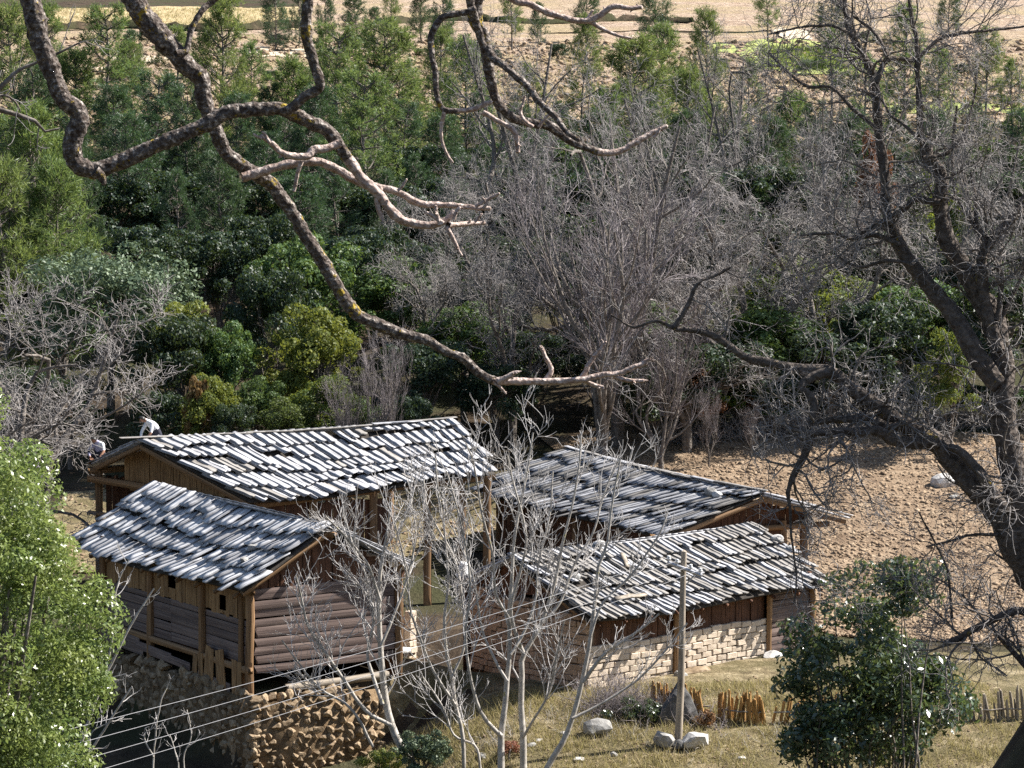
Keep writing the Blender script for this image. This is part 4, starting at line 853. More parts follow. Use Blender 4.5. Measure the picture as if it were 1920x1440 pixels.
for px, top, Y, k in ((300, 150, 132, 1), (350, 180, 130, 1), (250, 230, 126, 0), (540, 210, 128, 1), (590, 180, 132, 0), (480, 260, 124, 1), (640, 300, 122, 1), (150, 270, 122, 0), (720, 330, 122, 1), (420, 300, 120, 0), (330, 330, 118, 1), (560, 340, 119, 0), (780, 300, 126, 1), (850, 350, 122, 0), (920, 280, 130, 1), (1010, 260, 132, 0), (1080, 300, 128, 1), (1160, 280, 130, 0), (1240, 300, 127, 1), (1330, 330, 125, 0), (1420, 340, 126, 1), (1520, 320, 128, 0), (1580, 380, 122, 1), (1700, 350, 126, 0), (1800, 360, 124, 1), (1890, 340, 126, 0), (1850, 430, 118, 2), (1960, 380, 121, 0), (-30, 300, 122, 0), (60, 130, 146, 1), (210, 170, 142, 0), (280, 200, 138, 1), (440, 190, 136, 0), (510, 170, 142, 1), (590, 230, 130, 1), (680, 210, 135, 0), (760, 200, 138, 1), (830, 230, 134, 0), (900, 180, 142, 1), (970, 210, 137, 0), (1050, 200, 139, 1), (1120, 220, 135, 0), (1210, 190, 141, 1), (1290, 220, 136, 0), (1360, 200, 139, 1), (1450, 230, 134, 0), (1530, 200, 139, 1), (1600, 220, 136, 0), (1680, 210, 138, 1), (1760, 220, 136, 0), (1830, 200, 139, 1), (1910, 220, 136, 0), (130, 200, 137, 1), (370, 240, 130, 0), (20, 230, 133, 1)):
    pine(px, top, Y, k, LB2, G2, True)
pine(50, 232, 112, 2, 'bushy bright pine at the left edge above the bare tree', None); pine(5, 330, 108, 2, 'low spreading pine at the left edge of the wood', None); pine(110, 330, 110, 2, 'full-crowned pine beside the bushy bright pine', None)
G3 = 'small far pines'; LB3 = 'small round-topped pine far up on the terraces'
for px, top, Y, k in ((515, -20, 235, 2), (560, -10, 240, 2), (610, -15, 236, 2), (665, 0, 232, 2), (735, -30, 240, 0), (830, -20, 238, 2), (790, -10, 246, 2), (1010, 10, 245, 2), (1100, -30, 250, 2), (1440, -40, 250, 0), (1560, -20, 240, 2), (1230, -30, 245, 2), (960, -30, 240, 0), (1780, -30, 250, 2), (245, 62, 208, 2), (700, 20, 230, 2)):
    pine(px, top, Y, k, LB3, G3, k == 2)
LEAFY = {'grey': broadleaf_parts(11, 7, 2.8, 2.6, 17000, .085, M_LEAF_GREY, M_BARK, 90), 'yel': broadleaf_parts(12, 6, 2.0, 2.3, 11000, .09, M_LEAF_YEL, M_BARK, 60), 'mid': broadleaf_parts(13, 6.5, 2.1, 2.6, 12000, .09, M_LEAF_MID, M_BARK, 65), 'dark': broadleaf_parts(14, 6.5, 2.3, 2.5, 13000, .09, M_LEAF_DARK, M_BARK, 65), 'rust': broadleaf_parts(15, 3, 1.2, 1.2, 4500, .07, M_LEAF_RUST, M_BARK, 30)}
HH = {'grey': 7, 'yel': 6, 'mid': 6.5, 'dark': 6.5, 'rust': 3}; WW = {'grey': 2.8 * 2, 'yel': 4.0, 'mid': 4.2, 'dark': 4.6, 'rust': 2.4}
def leafy(px, top, Y, width, kind, label, group=None, name='leafy_tree', cat='tree'):
    tip = at(px, top, Y); g = float(height(tip[0], Y)); sz = max(.25, (tip[2] - g) / HH[kind]); s = width / FPX * Y / WW[kind]
    plant(name, LEAFY[kind], (tip[0], Y, g), s, px * .71, label, cat, group, sz=sz)
leafy(205, 470, 104, 290, 'grey', 'broad rounded grey-green tree behind the barn'); leafy(335, 588, 99, 190, 'dark', 'dark domed tree with sunlit top next to the broad grey-green tree')
leafy(338, 582, 100.5, 150, 'yel', 'yellow-green tree crest rising behind the dark domed tree'); leafy(430, 598, 99, 120, 'mid', 'small grey-green tree right of the dark domed tree'); leafy(560, 430, 106, 210, 'mid', 'tall leafy evergreen behind the long hanging branch'); leafy(590, 590, 99.5, 170, 'yel', 'bright yellow-green leafy tree above the barn ridge')
leafy(510, 500, 103, 160, 'dark', 'dark leafy tree left of the bright yellow-green tree'); leafy(745, 475, 108, 200, 'mid', 'green leafy tree above the middle of the barn'); leafy(870, 560, 104, 190, 'mid', 'leafy evergreen half hidden behind bare twigs'); leafy(790, 640, 100, 170, 'dark', 'dark evergreen right behind the barn ridge end')
leafy(1500, 500, 108, 260, 'yel', 'yellow-green tree glowing through the bare twigs'); leafy(1440, 560, 104, 220, 'mid', 'leafy green tree behind the crooked bare limb'); leafy(1640, 560, 103, 190, 'dark', 'dark leafy tree beyond the ploughed field'); leafy(1785, 632, 100, 110, 'yel', 'small bright green tree left of the big trunk'); leafy(1720, 520, 106, 200, 'mid', 'leafy tree seen between the big trunks'); leafy(1880, 520, 104, 230, 'dark', 'dark leafy tree behind the big forked trunk'); leafy(1560, 620, 102, 200, 'dark', 'low dark tree at the far edge of the field'); leafy(1330, 640, 101, 200, 'dark', 'dark shaded tree behind the plank house')
leafy(1760, 330, 118, 130, 'yel', 'slim yellow-green tree between the upper trunks'); leafy(1640, 270, 120, 70, 'rust', 'rust-leaved tree high behind the big bare tree'); leafy(1200, 560, 106, 200, 'mid', 'green tree deep inside the bare thicket'); leafy(1060, 470, 110, 170, 'dark', 'dark tree behind the thicket of pale twigs')
GB = 'undergrowth bushes along the wood edge'; LBB = 'low leafy bush in the undergrowth behind the barn'
for px, top, Y, w, k in ((395, 715, 96, 110, 'yel'), (480, 700, 97, 100, 'mid'), (620, 715, 96, 140, 'yel'), (690, 745, 95.5, 110, 'mid'), (540, 740, 95.5, 120, 'mid'), (300, 730, 96.5, 110, 'dark'), (440, 755, 95, 90, 'dark'), (770, 740, 96, 100, 'dark'), (130, 700, 98, 150, 'dark'), (40, 690, 99, 160, 'dark')):
    leafy(px, top, Y, w, k, LBB, GB, 'undergrowth_bush', 'bush')
GC = 'bushes at the back of the field'; LBC = 'scrubby bush along the back edge of the ploughed field'
for px, top, Y, w, k in ((1290, 700, 101, 140, 'rust'), (1330, 690, 102, 130, 'yel'), (1460, 740, 103, 130, 'mid'), (1620, 745, 104, 140, 'dark'), (1740, 730, 104, 130, 'mid'), (1850, 735, 104, 130, 'dark'), (1540, 735, 103.5, 120, 'dark'), (1390, 735, 103, 110, 'rust'), (1690, 750, 104, 100, 'yel'), (1930, 720, 104, 130, 'mid')):
    leafy(px, top, Y, w, k, LBC, GC, 'scrub_bush', 'bush')
leafy(375, 720, 95.6, 60, 'rust', 'small rusty-leaved shrub above the barn roof', None, 'rusty_shrub', 'bush')
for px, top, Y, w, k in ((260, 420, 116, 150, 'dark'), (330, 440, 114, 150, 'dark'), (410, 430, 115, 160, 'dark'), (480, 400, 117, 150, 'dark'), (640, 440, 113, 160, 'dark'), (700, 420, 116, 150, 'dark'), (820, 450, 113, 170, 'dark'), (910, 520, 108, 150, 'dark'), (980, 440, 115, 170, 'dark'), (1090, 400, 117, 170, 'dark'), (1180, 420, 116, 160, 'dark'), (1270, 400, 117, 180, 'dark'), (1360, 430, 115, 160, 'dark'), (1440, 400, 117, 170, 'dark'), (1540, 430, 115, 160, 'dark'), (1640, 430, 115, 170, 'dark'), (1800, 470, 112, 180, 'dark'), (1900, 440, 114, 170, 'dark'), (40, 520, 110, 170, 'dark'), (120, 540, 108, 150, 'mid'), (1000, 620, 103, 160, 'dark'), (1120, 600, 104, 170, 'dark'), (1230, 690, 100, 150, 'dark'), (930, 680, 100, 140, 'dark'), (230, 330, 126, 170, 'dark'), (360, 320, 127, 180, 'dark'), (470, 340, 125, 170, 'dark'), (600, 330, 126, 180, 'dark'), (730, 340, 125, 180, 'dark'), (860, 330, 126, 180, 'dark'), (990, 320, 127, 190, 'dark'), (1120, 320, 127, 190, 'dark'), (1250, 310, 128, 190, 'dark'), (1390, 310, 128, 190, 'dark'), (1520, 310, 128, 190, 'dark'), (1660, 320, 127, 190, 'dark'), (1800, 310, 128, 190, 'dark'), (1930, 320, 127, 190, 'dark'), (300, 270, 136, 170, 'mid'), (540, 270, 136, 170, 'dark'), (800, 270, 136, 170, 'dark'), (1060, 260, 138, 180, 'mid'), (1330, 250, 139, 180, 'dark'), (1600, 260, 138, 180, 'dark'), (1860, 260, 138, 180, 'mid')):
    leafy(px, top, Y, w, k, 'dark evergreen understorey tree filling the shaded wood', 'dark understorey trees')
# leafless trees of the wood
BARE = [bare_parts(21, 12, 4.2, (8, 6, 6, 3), (.42, .22, .11, .06), rmin=.0115, wig=.26, curl=.08), bare_parts(22, 9, 3.8, (8, 6, 6, 3), (.44, .24, .12, .065), rmin=.011, wig=.30, curl=.10), bare_parts(23, 7, 2.6, (8, 6, 5), (.52, .28, .14), mat_w=M_TWIG_PURPLE, up=(.10, .07, .04, .02), wig=.10, forks=5, rmin=.010, ang=(34, 32, 34, 38), curl=.03), bare_parts(24, 8, 3.6, (8, 6, 5, 3), (.46, .22, .12, .07), mat_w=M_TWIG, wig=.24, rmin=.0105, curl=.14, up=(.0, .03, .04, .05))]
BH = (12, 9, 7, 8)
def bare(px, top, Y, kind, label, group=None, wide=1.0, rz=None, dx=0):
    tip = at(px, top, Y); x = tip[0] + dx; g = float(height(x, Y)); sz = (tip[2] - g) / BH[kind]
    plant('bare_tree', BARE[kind], (x, Y, g), sz * wide, rz if rz is not None else px * .53, label, 'tree', group, ('trunk', 'twigs'), sz=sz)
bare(1160, 215, 101, 0, 'tall bare tree with thick dark trunk beside the plank house roof', None, .8, 1.0); bare(965, 60, 118, 0, 'tall bare tree with straight dark trunk rising to the upper field', None, .7, 2.0)
bare(1130, 420, 97, 2, 'dense purplish broom-like leafless tree behind the plank house', None, .95)
bare(75, 590, 88, 3, 'pale curly-twigged bare tree rising behind the glossy bush', None, 1.15, .4); bare(-60, 620, 84, 3, 'second pale curly-twigged tree cut by the left edge', None, 1.1, 2.2)
GT = 'bare trees of the thicket'; LT = 'grey leafless tree tangled in the thicket behind the field'
for px, top, Y, k, w in ((1260, 180, 110, 0, .75), (1390, 330, 104, 1, 1.0), (880, 330, 110, 1, .9), (1290, 480, 100, 1, 1.0), (1520, 380, 105, 1, 1.0), (800, 470, 104, 1, .85), (1380, 90, 128, 0, .6), (960, 450, 101, 1, .9), (1240, 640, 97, 2, .8), (1840, 250, 112, 0, .7), (1560, 200, 118, 0, .6)):
    bare(px, top, Y, k, LT, GT, w)
GS = 'thin bare shrubs behind the barn'
for px, top, Y in ((720, 690, 94), (650, 735, 94), (1330, 755, 98), (1410, 775, 99)): bare(px, top, Y, 2, 'thin leafless shrub standing behind the barn and field', GS, .5)
# brushwood hedge at the back of the field
def brush(name, line, n, h, mat, label, seed, kind='stuff', cat='brush', r=.012, lean=1.0):
    rg = np.random.default_rng(seed); L = resample(np.column_stack([np.array(line), np.zeros(len(line))]), 200); k = rg.integers(0, 200, n); p = L[k] + rg.normal(size=(n, 3)) * [.35, .35, 0]; p[:, 2] = height(p[:, 0], p[:, 1])
    d = rg.normal(size=(n, 3)) * lean; d[:, 2] = np.abs(d[:, 2]) + .5; d /= np.linalg.norm(d, axis=1, keepdims=True); pts = np.empty((n, 6, 3)); pts[:, 0] = p; ln = h * (.4 + .9 * rg.random(n))[:, None] / 5
    for i in range(1, 6): d = d + rg.normal(size=(n, 3)) * .22; d /= np.linalg.norm(d, axis=1, keepdims=True); pts[:, i] = pts[:, i - 1] + d * ln
    Rr = np.full((n, 6), r) * np.linspace(1, .4, 6); mb = MB(); vv, ff = tubes(pts, Rr, 3); mb.add(vv, ff); Q, QR = grow(pts, Rr, 4, h * .4, 45, 5, .6, .2, 0, .2, rg, .3, r * .5); vv, ff = tubes(Q, QR, 3); mb.add(vv, ff)
    tag(link(name, mb.mesh(name, mat)), label, cat, kind=kind)
bl = [ground_hit(px, py)[:2] for px, py in ((1240, 835), (1340, 828), (1440, 822), (1560, 812), (1680, 806), (1800, 800), (1960, 796))]
brush('brushwood', bl, 900, 1.3, M_TWIG, 'long heap of grey brushwood closing the back of the ploughed field', 31, lean=1.6, r=.016)
brush('bramble', [(2.2, 67.6), (3.0, 67.5), (3.7, 67.2)], 380, 1.0, M_TWIG_PURPLE, 'tangle of dark brambles by the adobe wall foot', 32, r=.008)
brush('bramble_patch', [(4.6, 66.9), (5.1, 66.7)], 70, .6, M_TWIG_PURPLE, 'small dark bramble between the two orange stake fences', 33, r=.008)
brush('dead_stalks', [(-1, 65.5), (1, 66.8), (4, 65), (8, 66), (11, 66.5)], 260, .45, M_TWIG_YOUNG, 'scattered dry stalks standing on the yard', 35, r=.006)
GF = 'low shrubs dotted over the far slope'
for k in range(26):
    Yk = 175 + (k * 29) % 75; xk = -34 + (k * 15.7) % 72; sk = .22 + .05 * (k % 4); plant('slope_shrub', LEAFY[('mid', 'dark', 'grey', 'dark')[k % 4]], (xk, Yk, float(height(xk, Yk)) - .5 * sk * 3), sk, k, 'small dark shrub dotted on the bare far slope', 'bush', GF, sz=sk * .8)
brush('weeds', [(-7, 65.2), (-5, 65.6), (-3, 66.2)], 90, .5, M_TWIG_WHITE, 'dry weeds on the sunken bank below the terrace', 34, r=.006)

# ------------------------------------------------------------------ near evergreens
# glossy bush at the left edge
gb = at(-10, 1180, 40); gz = float(height(gb[0], 40)); rg = np.random.default_rng(44)
cs_ = []; rr_ = []
for k in range(340):
    d = rg.normal(size=3); d /= np.linalg.norm(d); rad = .5 + .52 * rg.random() ** .7; c = np.array([gb[0] - .35, 40.3, 6.75]) + d * rad * np.array([1.9, 1.9, 3.95]) * (1 - .22 * (d[2] > .3) * abs(d[0])); cs_.append(c); rr_.append(.22 + .26 * rg.random())
cs_ = np.array(cs_); rr_ = np.array(rr_); bush = root('glossy_bush', (gb[0] - .35, 40.3, gz), 'large bright green glossy-leaved bush at the left in front of the log house', 'bush')
v, f = leaf_cloud(rg, 110000, cs_, rr_, .037, (1, 1, 1), .35, .48); wpart('crown', np_mesh('crown', v, f, M_LEAF_BUSH), bush)
tr = np.array([resample([(gb[0] - .35, 40.3, gz - .3), (gb[0] - .35 + dx * .4, 40.3 + dy * .4, 4.6), (gb[0] - .35 + dx, 40.3 + dy, 6.6 + 2 * rg.random())], 8) for dx, dy in rg.normal(size=(22, 2)) * .8]); vv, ff = tubes(tr, np.repeat(np.linspace(.08, .02, 8)[None], 22, 0), 5); wpart('trunk', np_mesh('trunk', vv, ff, M_BARK), bush)
# dark glossy shrub at the right
def shrub(name, centre, axes, n, nl, size, mat, label, seed, shell=.3, crz=(.25, .5), stems=14):
    rg = np.random.default_rng(seed); d = rg.normal(size=(n, 3)); d /= np.linalg.norm(d, axis=1, keepdims=True); c = np.array(centre) + d * (rg.random(n) ** .45)[:, None] * np.array(axes); cr = crz[0] + (crz[1] - crz[0]) * rg.random(n)
    gz = float(height(centre[0], centre[1])); c[:, 2] += max(0, gz + .1 - c[:, 2].mean()); c = c[c[:, 2] > gz + .1]; cr = cr[:len(c)]; t = root(name, (centre[0], centre[1], gz), label, 'bush'); v, f = leaf_cloud(rg, nl, c, cr, size, (1, 1, .8), .3, .42, shell); wpart('crown', np_mesh('crown', v, f, mat), t)
    m = min(len(c), stems); tt = np.linspace(0, 1, 7)[None, :, None]; st = np.array([centre[0], centre[1], gz - .2]) + rg.normal(size=(m, 3)) * [.25, .25, 0]; en = c[:m]; br = st[:, None] * (1 - tt) + en[:, None] * tt + rg.normal(size=(m, 7, 3)) * .04; br[..., 2] += (tt * (1 - tt))[..., 0] * .6; vv, ff = tubes(br, np.repeat(np.linspace(.035, .01, 7)[None], m, 0), 4); wpart('stem', np_mesh('stem', vv, ff, M_BARK), t); return t
c1 = at(1610, 1260, 60)
shrub('dark_shrub', c1, (1.75, 1.3, 2.35), 120, 8500, .085, M_LEAF_SHRUB, 'dark glossy-leaved shrub in front of the ploughed field and stake fence', 51)
c2 = at(1690, 1310, 60.8); shrub('dark_shrub', c2, (1.55, 1.1, 1.7), 70, 5200, .085, M_LEAF_SHRUB, 'lower right flank bush of the dark glossy shrub', 52)
c3 = at(1530, 1390, 59.5); shrub('dark_shrub', c3, (1.0, .9, 1.0), 40, 3000, .08, M_LEAF_SHRUB, 'low dark bush at the left foot of the glossy shrub', 53)
c4 = at(1705, 1110, 59.0); shrub('dark_shrub', c4, (.75, .7, .85), 26, 1300, .085, M_LEAF_SHRUB, 'slender dark sapling top rising above the glossy shrub', 54, stems=3)
c7 = at(1195, 1352, 66.9); shrub('bramble_bush', c7, (.95, .45, .42), 46, 3600, .04, M_LEAF_SHRUB, 'dark low bramble bush left of the pointed slab', 57, crz=(.12, .24), stems=8)
c8 = at(1335, 1352, 66.6); shrub('bramble_bush', c8, (.38, .3, .26), 18, 1100, .04, M_LEAF_RUST, 'small reddish bramble bush between the orange stake fences', 58, crz=(.1, .18), stems=5)
c9 = at(960, 1405, 65.0); shrub('bramble_bush', c9, (.5, .35, .2), 16, 900, .035, M_LEAF_RUST, 'low dry brown plants at the foot of the twin-stemmed tree', 59, crz=(.08, .16), stems=5)
c5 = at(790, 1412, 63.2); shrub('small_bush', c5, (.75, .6, .6), 40, 5200, .045, M_LEAF_GREY, 'small rounded grey-green bush on the bank before the adobe house', 55, crz=(.12, .24))
c6 = at(715, 1432, 62.2); shrub('small_bush', c6, (.6, .5, .3), 24, 1800, .04, M_LEAF_YEL, 'low yellow-green plants beside the small rounded bush', 56, crz=(.08, .16))

# ------------------------------------------------------------------ traced bare trees
def limb(pts, Y, dia, n=28, dY=0.):
    """picture polyline -> 3-D polyline at distance Y (dY: change of distance along it) with radii from pixel widths"""
    m = len(pts); P = np.array([at(x, y, Y + dY * i / max(1, m - 1)) for i, (x, y) in enumerate(pts)]); d = np.interp(np.linspace(0, 1, m), np.linspace(0, 1, len(dia)), dia)
    return resample(P, n, d * .5 * Y / FPX)
# big bare tree at the right
T = 45.0; BIG = [
 ([(2060, 1560), (2010, 1320), (1960, 1130), (1907, 1020), (1877, 963), (1840, 920), (1807, 890), (1780, 857), (1760, 830), (1727, 810), (1690, 790), (1653, 760), (1617, 740), (1587, 717), (1563, 693), (1533, 690), (1493, 688), (1447, 677), (1397, 667), (1340, 625), (1302, 618), (1265, 615)], (100, 80, 62, 46, 42, 36, 32, 26, 20, 14, 10), 60, .5),
 ([(1265, 615), (1285, 580), (1310, 532), (1340, 520), (1375, 502)], (11, 6), 14, .3), ([(1265, 615), (1230, 600), (1190, 612), (1150, 590)], (9, 4), 14, .3),
 ([(1760, 830), (1723, 833), (1677, 830), (1643, 810), (1607, 813), (1567, 813), (1527, 820), (1480, 812)], (30, 24, 18, 9), 22, -.4),
 ([(1700, 795), (1667, 800), (1630, 787), (1597, 790), (1560, 793), (1520, 800)], (20, 18, 12), 18, .3),
 ([(1563, 693), (1520, 710), (1500, 727), (1520, 743), (1527, 767), (1520, 800), (1520, 827), (1510, 860), (1493, 890), (1483, 927), (1490, 960), (1493, 1000), (1503, 1073), (1500, 1130)], (22, 18, 18, 20, 16, 8, 5, 3), 40, -.6),
 ([(1780, 838), (1793, 843), (1827, 877), (1850, 912), (1880, 960)], (16, 22, 26), 12, -.3),
 ([(1960, 1130), (1913, 983), (1897, 900), (1883, 833), (1877, 800), (1873, 750), (1873, 700), (1867, 650), (1852, 597), (1830, 555), (1802, 510), (1780, 472), (1762, 440), (1757, 410), (1752, 370), (1755, 325), (1730, 295), (1727, 265)], (74, 60, 56, 52, 48, 44, 38, 36, 32, 30), 50, .4),
 ([(1727, 265), (1727, 225), (1722, 187), (1717, 125), (1715, 75), (1705, 25), (1695, -60)], (16, 11, 8), 24, .4), ([(1727, 265), (1700, 235), (1672, 215), (1650, 180), (1610, 165)], (8, 4), 16, .4), ([(1730, 295), (1770, 290), (1800, 260), (1820, 200), (1830, 120)], (8, 4), 18, .5),
 ([(1873, 720), (1850, 697), (1822, 647), (1800, 605), (1775, 567), (1747, 535), (1715, 497), (1690, 460), (1672, 422), (1665, 385), (1660, 330), (1652, 250), (1645, 155), (1625, 105), (1600, 67), (1590, 25), (1580, -50)], (44, 40, 34, 28, 22, 16, 10), 50, .8),
 ([(1645, 155), (1665, 110), (1720, 105), (1770, 65), (1850, 55), (1930, 45)], (13, 8, 5), 22, .5), ([(1665, 110), (1640, 60), (1600, 30)], (9, 5), 14, .3),
 ([(1690, 460), (1640, 440), (1600, 447), (1560, 436), (1500, 440)], (12, 6), 18, .4), ([(1762, 380), (1720, 372), (1700, 390), (1650, 420), (1605, 445)], (16, 8), 18, .3),
 ([(1872, 660), (1848, 570), (1840, 490), (1855, 450), (1885, 425), (1925, 365), (1965, 300)], (28, 26, 22, 18), 22, .4),
 ([(1848, 455), (1832, 410), (1832, 372), (1825, 320)], (11, 6), 14, .3), ([(1845, 450), (1830, 432), (1810, 397), (1790, 365), (1785, 300), (1795, 200)], (11, 5), 20, .3), ([(1868, 600), (1875, 567), (1875, 510), (1865, 492)], (15, 13), 10, .1), ([(1868, 640), (1875, 605), (1902, 550), (1920, 510), (1950, 430)], (12, 6), 14, .2),
 ([(1985, 1180), (1920, 1147), (1880, 1157), (1840, 1177), (1800, 1200), (1777, 1207)], (20, 16, 14), 16, -.3), ([(1900, 1010), (1870, 1002), (1827, 1003), (1780, 1017), (1740, 1027)], (9, 4), 14, -.3), ([(1723, 960), (1753, 1017), (1777, 1070), (1787, 1160)], (4, 6), 12, -.3), ([(1960, 1290), (1920, 1247), (1883, 1207), (1860, 1180)], (16, 12, 4), 12, -.2),
 ([(1600, 67), (1555, 45), (1500, 50), (1440, 62)], (8, 4), 16, .3), ([(1652, 250), (1600, 205), (1560, 165), (1510, 160), (1440, 100)], (10, 5), 20, .4), ([(1715, 497), (1660, 490), (1610, 500), (1560, 470)], (9, 4), 16, .3)]
btree = root('big_bare_tree', v3(at(2060, 1500, 45)[:2], float(height(*at(2060, 1500, 45)[:2]))), 'big crooked bare tree with dark mossy forked trunk at the right edge', 'tree')
LS = [limb(p, T, tuple(k * .88 for k in d), n, dy) for p, d, n, dy in BIG]; mb = MB()
rg = np.random.default_rng(66)
for P, Rr in LS:
    P = P + np.cumsum(rg.normal(size=P.shape), 0) * .006; sd = 12 if Rr[0] > .1 else 7; vv, ff = tubes(P[None], Rr[None] * (1 + .06 * rg.normal(size=Rr.shape)), sd); vv = vv + rg.normal(size=vv.shape) * np.repeat(Rr, sd)[:, None] * .07; mb.add(vv, ff)
wpart('trunk', mb.mesh('trunk', M_BARK_BIG, True), btree)
same = [(resample(P, 28, None), np.interp(np.linspace(0, 1, 28), np.linspace(0, 1, len(Rr)), Rr)) for P, Rr in LS]; PB = np.array([a for a, b in same]); RB = np.array([b for a, b in same]); tw = MB()
cnt = np.array([int(np.clip(np.linalg.norm(np.diff(P, axis=0), axis=1).sum() * 4.2, 4, 26)) for P in PB]); cnt[0] = 34; RBc = np.minimum(RB, .06)
Q, QR = grow(PB, RBc, cnt, 1.7, 60, 10, .42, .20, .02, .30, rg, .35, .010, .06); vv, ff = tubes(Q, QR, 5); mb2 = MB(); mb2.add(vv, ff); wpart('branches', mb2.mesh('branches', M_BARK, True), btree)
Q2, QR2 = grow(Q, QR, 7, .85, 50, 8, .6, .26, .0, .15, rg, .35, .0058, .10); vv, ff = tubes(Q2, QR2, 4); tw.add(vv, ff); Q3, QR3 = grow(Q2, QR2, 5, .42, 50, 6, .65, .28, .0, .15, rg, .3, .005, .14); vv, ff = tubes(Q3, QR3, 3); tw.add(vv, ff)
wpart('twigs', tw.mesh('twigs', M_TWIG, False), btree)

# young bare trees in front of the houses
def young(name, label, limbs, Y, seed, c1=9, l1=1.5, c2=6, l2=.75, mat=M_TWIG_YOUNG, group=None, wmat=None, c3=2, rmin=.0092, ang=34):
    rg = np.random.default_rng(seed); LS = [limb(p, Y, d, 26, dy) for p, d, dy in limbs]; b = LS[0][0][0]; t = root(name, (b[0], b[1], float(height(b[0], b[1]))), label, 'tree', group)
    P = np.array([p + np.cumsum(rg.normal(size=p.shape), 0) * .004 for p, r in LS]); Rr = np.array([r for p, r in LS]); vv, ff = tubes(P, Rr, 9); wpart('trunk', np_mesh('trunk', vv, ff, mat, True), t)
    Q, QR = grow(P, np.minimum(Rr, .05), c1, l1, ang, 12, .5, .07, .055, .25, rg, .35, rmin * 1.2, .03); S, SR = grow(Q, QR, c2, l2, 42, 9, .65, .08, .085, .2, rg, .35, rmin, .05); U, UR = grow(S, SR, c3, l2 * .5, 42, 7, .7, .08, .10, .3, rg, .3, rmin * .85, .05); mb = MB()
    for a, b_, s in ((Q, QR, 5), (S, SR, 4), (U, UR, 3)): vv, ff = tubes(a, b_, s); mb.add(vv, ff)
    tag(wpart('twigs', mb.mesh('twigs', wmat or M_TWIG_WHITE), t), kind='stuff')
young('young_bare_tree', 'slim twin-stemmed bare tree whose fan of pale shoots covers the courtyard', [([(938, 1490), (940, 1437), (940, 1380), (947, 1327), (952, 1277), (957, 1227), (955, 1160), (960, 1093), (963, 1027), (973, 960), (990, 880), (1000, 810)], (15, 13, 10, 9, 7, 5, 3), .6), ([(940, 1380), (913, 1353), (897, 1327), (887, 1293), (877, 1243), (872, 1180), (880, 1110), (872, 1020), (850, 930), (835, 880)], (9, 6, 4, 3), -.8), ([(952, 1277), (930, 1240), (905, 1180), (893, 1110), (880, 1060), (850, 990)], (6, 3), .8), ([(957, 1227), (985, 1180), (1005, 1120), (1010, 1050), (1030, 960), (1035, 880)], (6, 3), 1.2), ([(955, 1160), (930, 1110), (925, 1040), (905, 960), (890, 870), (875, 830)], (6, 3), -1.2)], 62.5, 1, 9, 1.7, 6, .8)
young('young_bare_tree', 'slim bare tree with straight grey stem next to the twin-stemmed one', [([(983, 1490), (982, 1437), (982, 1380), (978, 1327), (980, 1260), (980, 1223), (990, 1217), (1017, 1167), (1040, 1100), (1060, 1010), (1073, 960), (1088, 880), (1092, 820)], (15, 13, 11, 10, 8, 6, 4, 3), .6), ([(980, 1223), (968, 1190), (958, 1140), (975, 1070), (985, 1000), (960, 900), (950, 850)], (9, 5, 3), -.9), ([(1017, 1167), (1050, 1130), (1075, 1060), (1110, 1000), (1130, 930), (1160, 860)], (6, 3), 1.0), ([(982, 1380), (1000, 1350), (1030, 1300), (1045, 1230), (1060, 1160)], (6, 3), -.8)], 62.9, 2, 9, 1.7, 6, .8)
young('leaning_bare_tree', 'bare sapling leaning right with long shoots across the adobe wall', [([(1015, 1490), (1027, 1437), (1053, 1393), (1070, 1353), (1090, 1277), (1107, 1193), (1117, 1117), (1123, 1060), (1140, 1020), (1150, 940), (1165, 860)], (13, 11, 9, 7, 5, 3), .5), ([(1093, 1280), (1127, 1233), (1160, 1207), (1200, 1180), (1235, 1150)], (8, 6, 3), -.6), ([(1073, 1347), (1127, 1320), (1193, 1277), (1240, 1230), (1290, 1170)], (6, 3), .6), ([(1107, 1193), (1130, 1130), (1180, 1080), (1230, 1010), (1250, 960)], (5, 3), .6)], 62.2, 3, 7, 1.0, 4, .5, c3=2)
young('young_bare_tree', 'thin bare stem splitting low between the courtyard trees', [([(872, 1490), (870, 1437), (867, 1377), (853, 1320), (847, 1270), (837, 1227), (832, 1160), (840, 1093), (832, 1000), (820, 920), (815, 850)], (9, 8, 7, 6, 4, 3), .6), ([(853, 1320), (815, 1260), (790, 1200), (770, 1140), (760, 1060), (740, 980)], (6, 3), -.8), ([(905, 1490), (900, 1440), (890, 1400), (850, 1380), (830, 1330), (790, 1270)], (6, 3), .5), ([(847, 1270), (870, 1210), (865, 1130), (850, 1050), (800, 960), (790, 900)], (5, 3), .8)], 63.2, 4, 9, 1.6, 6, .8)
young('pale_bare_tree', 'pale-trunked bare tree with thick fan of twigs beside the log house gable', [([(785, 1480), (777, 1437), (757, 1410), (740, 1373), (730, 1343), (723, 1310), (718, 1260), (715, 1210), (713, 1127), (717, 1060), (730, 990), (735, 940)], (16, 16, 15, 14, 12, 9, 6, 4), .6), ([(717, 1320), (703, 1277), (693, 1243), (690, 1220), (700, 1160), (690, 1090), (660, 1020), (640, 960)], (8, 5, 3), .8), ([(733, 1360), (687, 1333), (647, 1277), (617, 1233), (580, 1177), (567, 1127), (555, 1080)], (8, 6, 3), -.6), ([(715, 1210), (740, 1150), (765, 1080), (780, 1000), (770, 930)], (6, 3), .9), ([(700, 1400), (660, 1330), (600, 1290), (560, 1240), (530, 1200)], (6, 3), -.5), ([(713, 1127), (690, 1060), (650, 1010), (610, 970)], (6, 3), -1)], 63.6, 5, 10, 1.5, 6, .75)
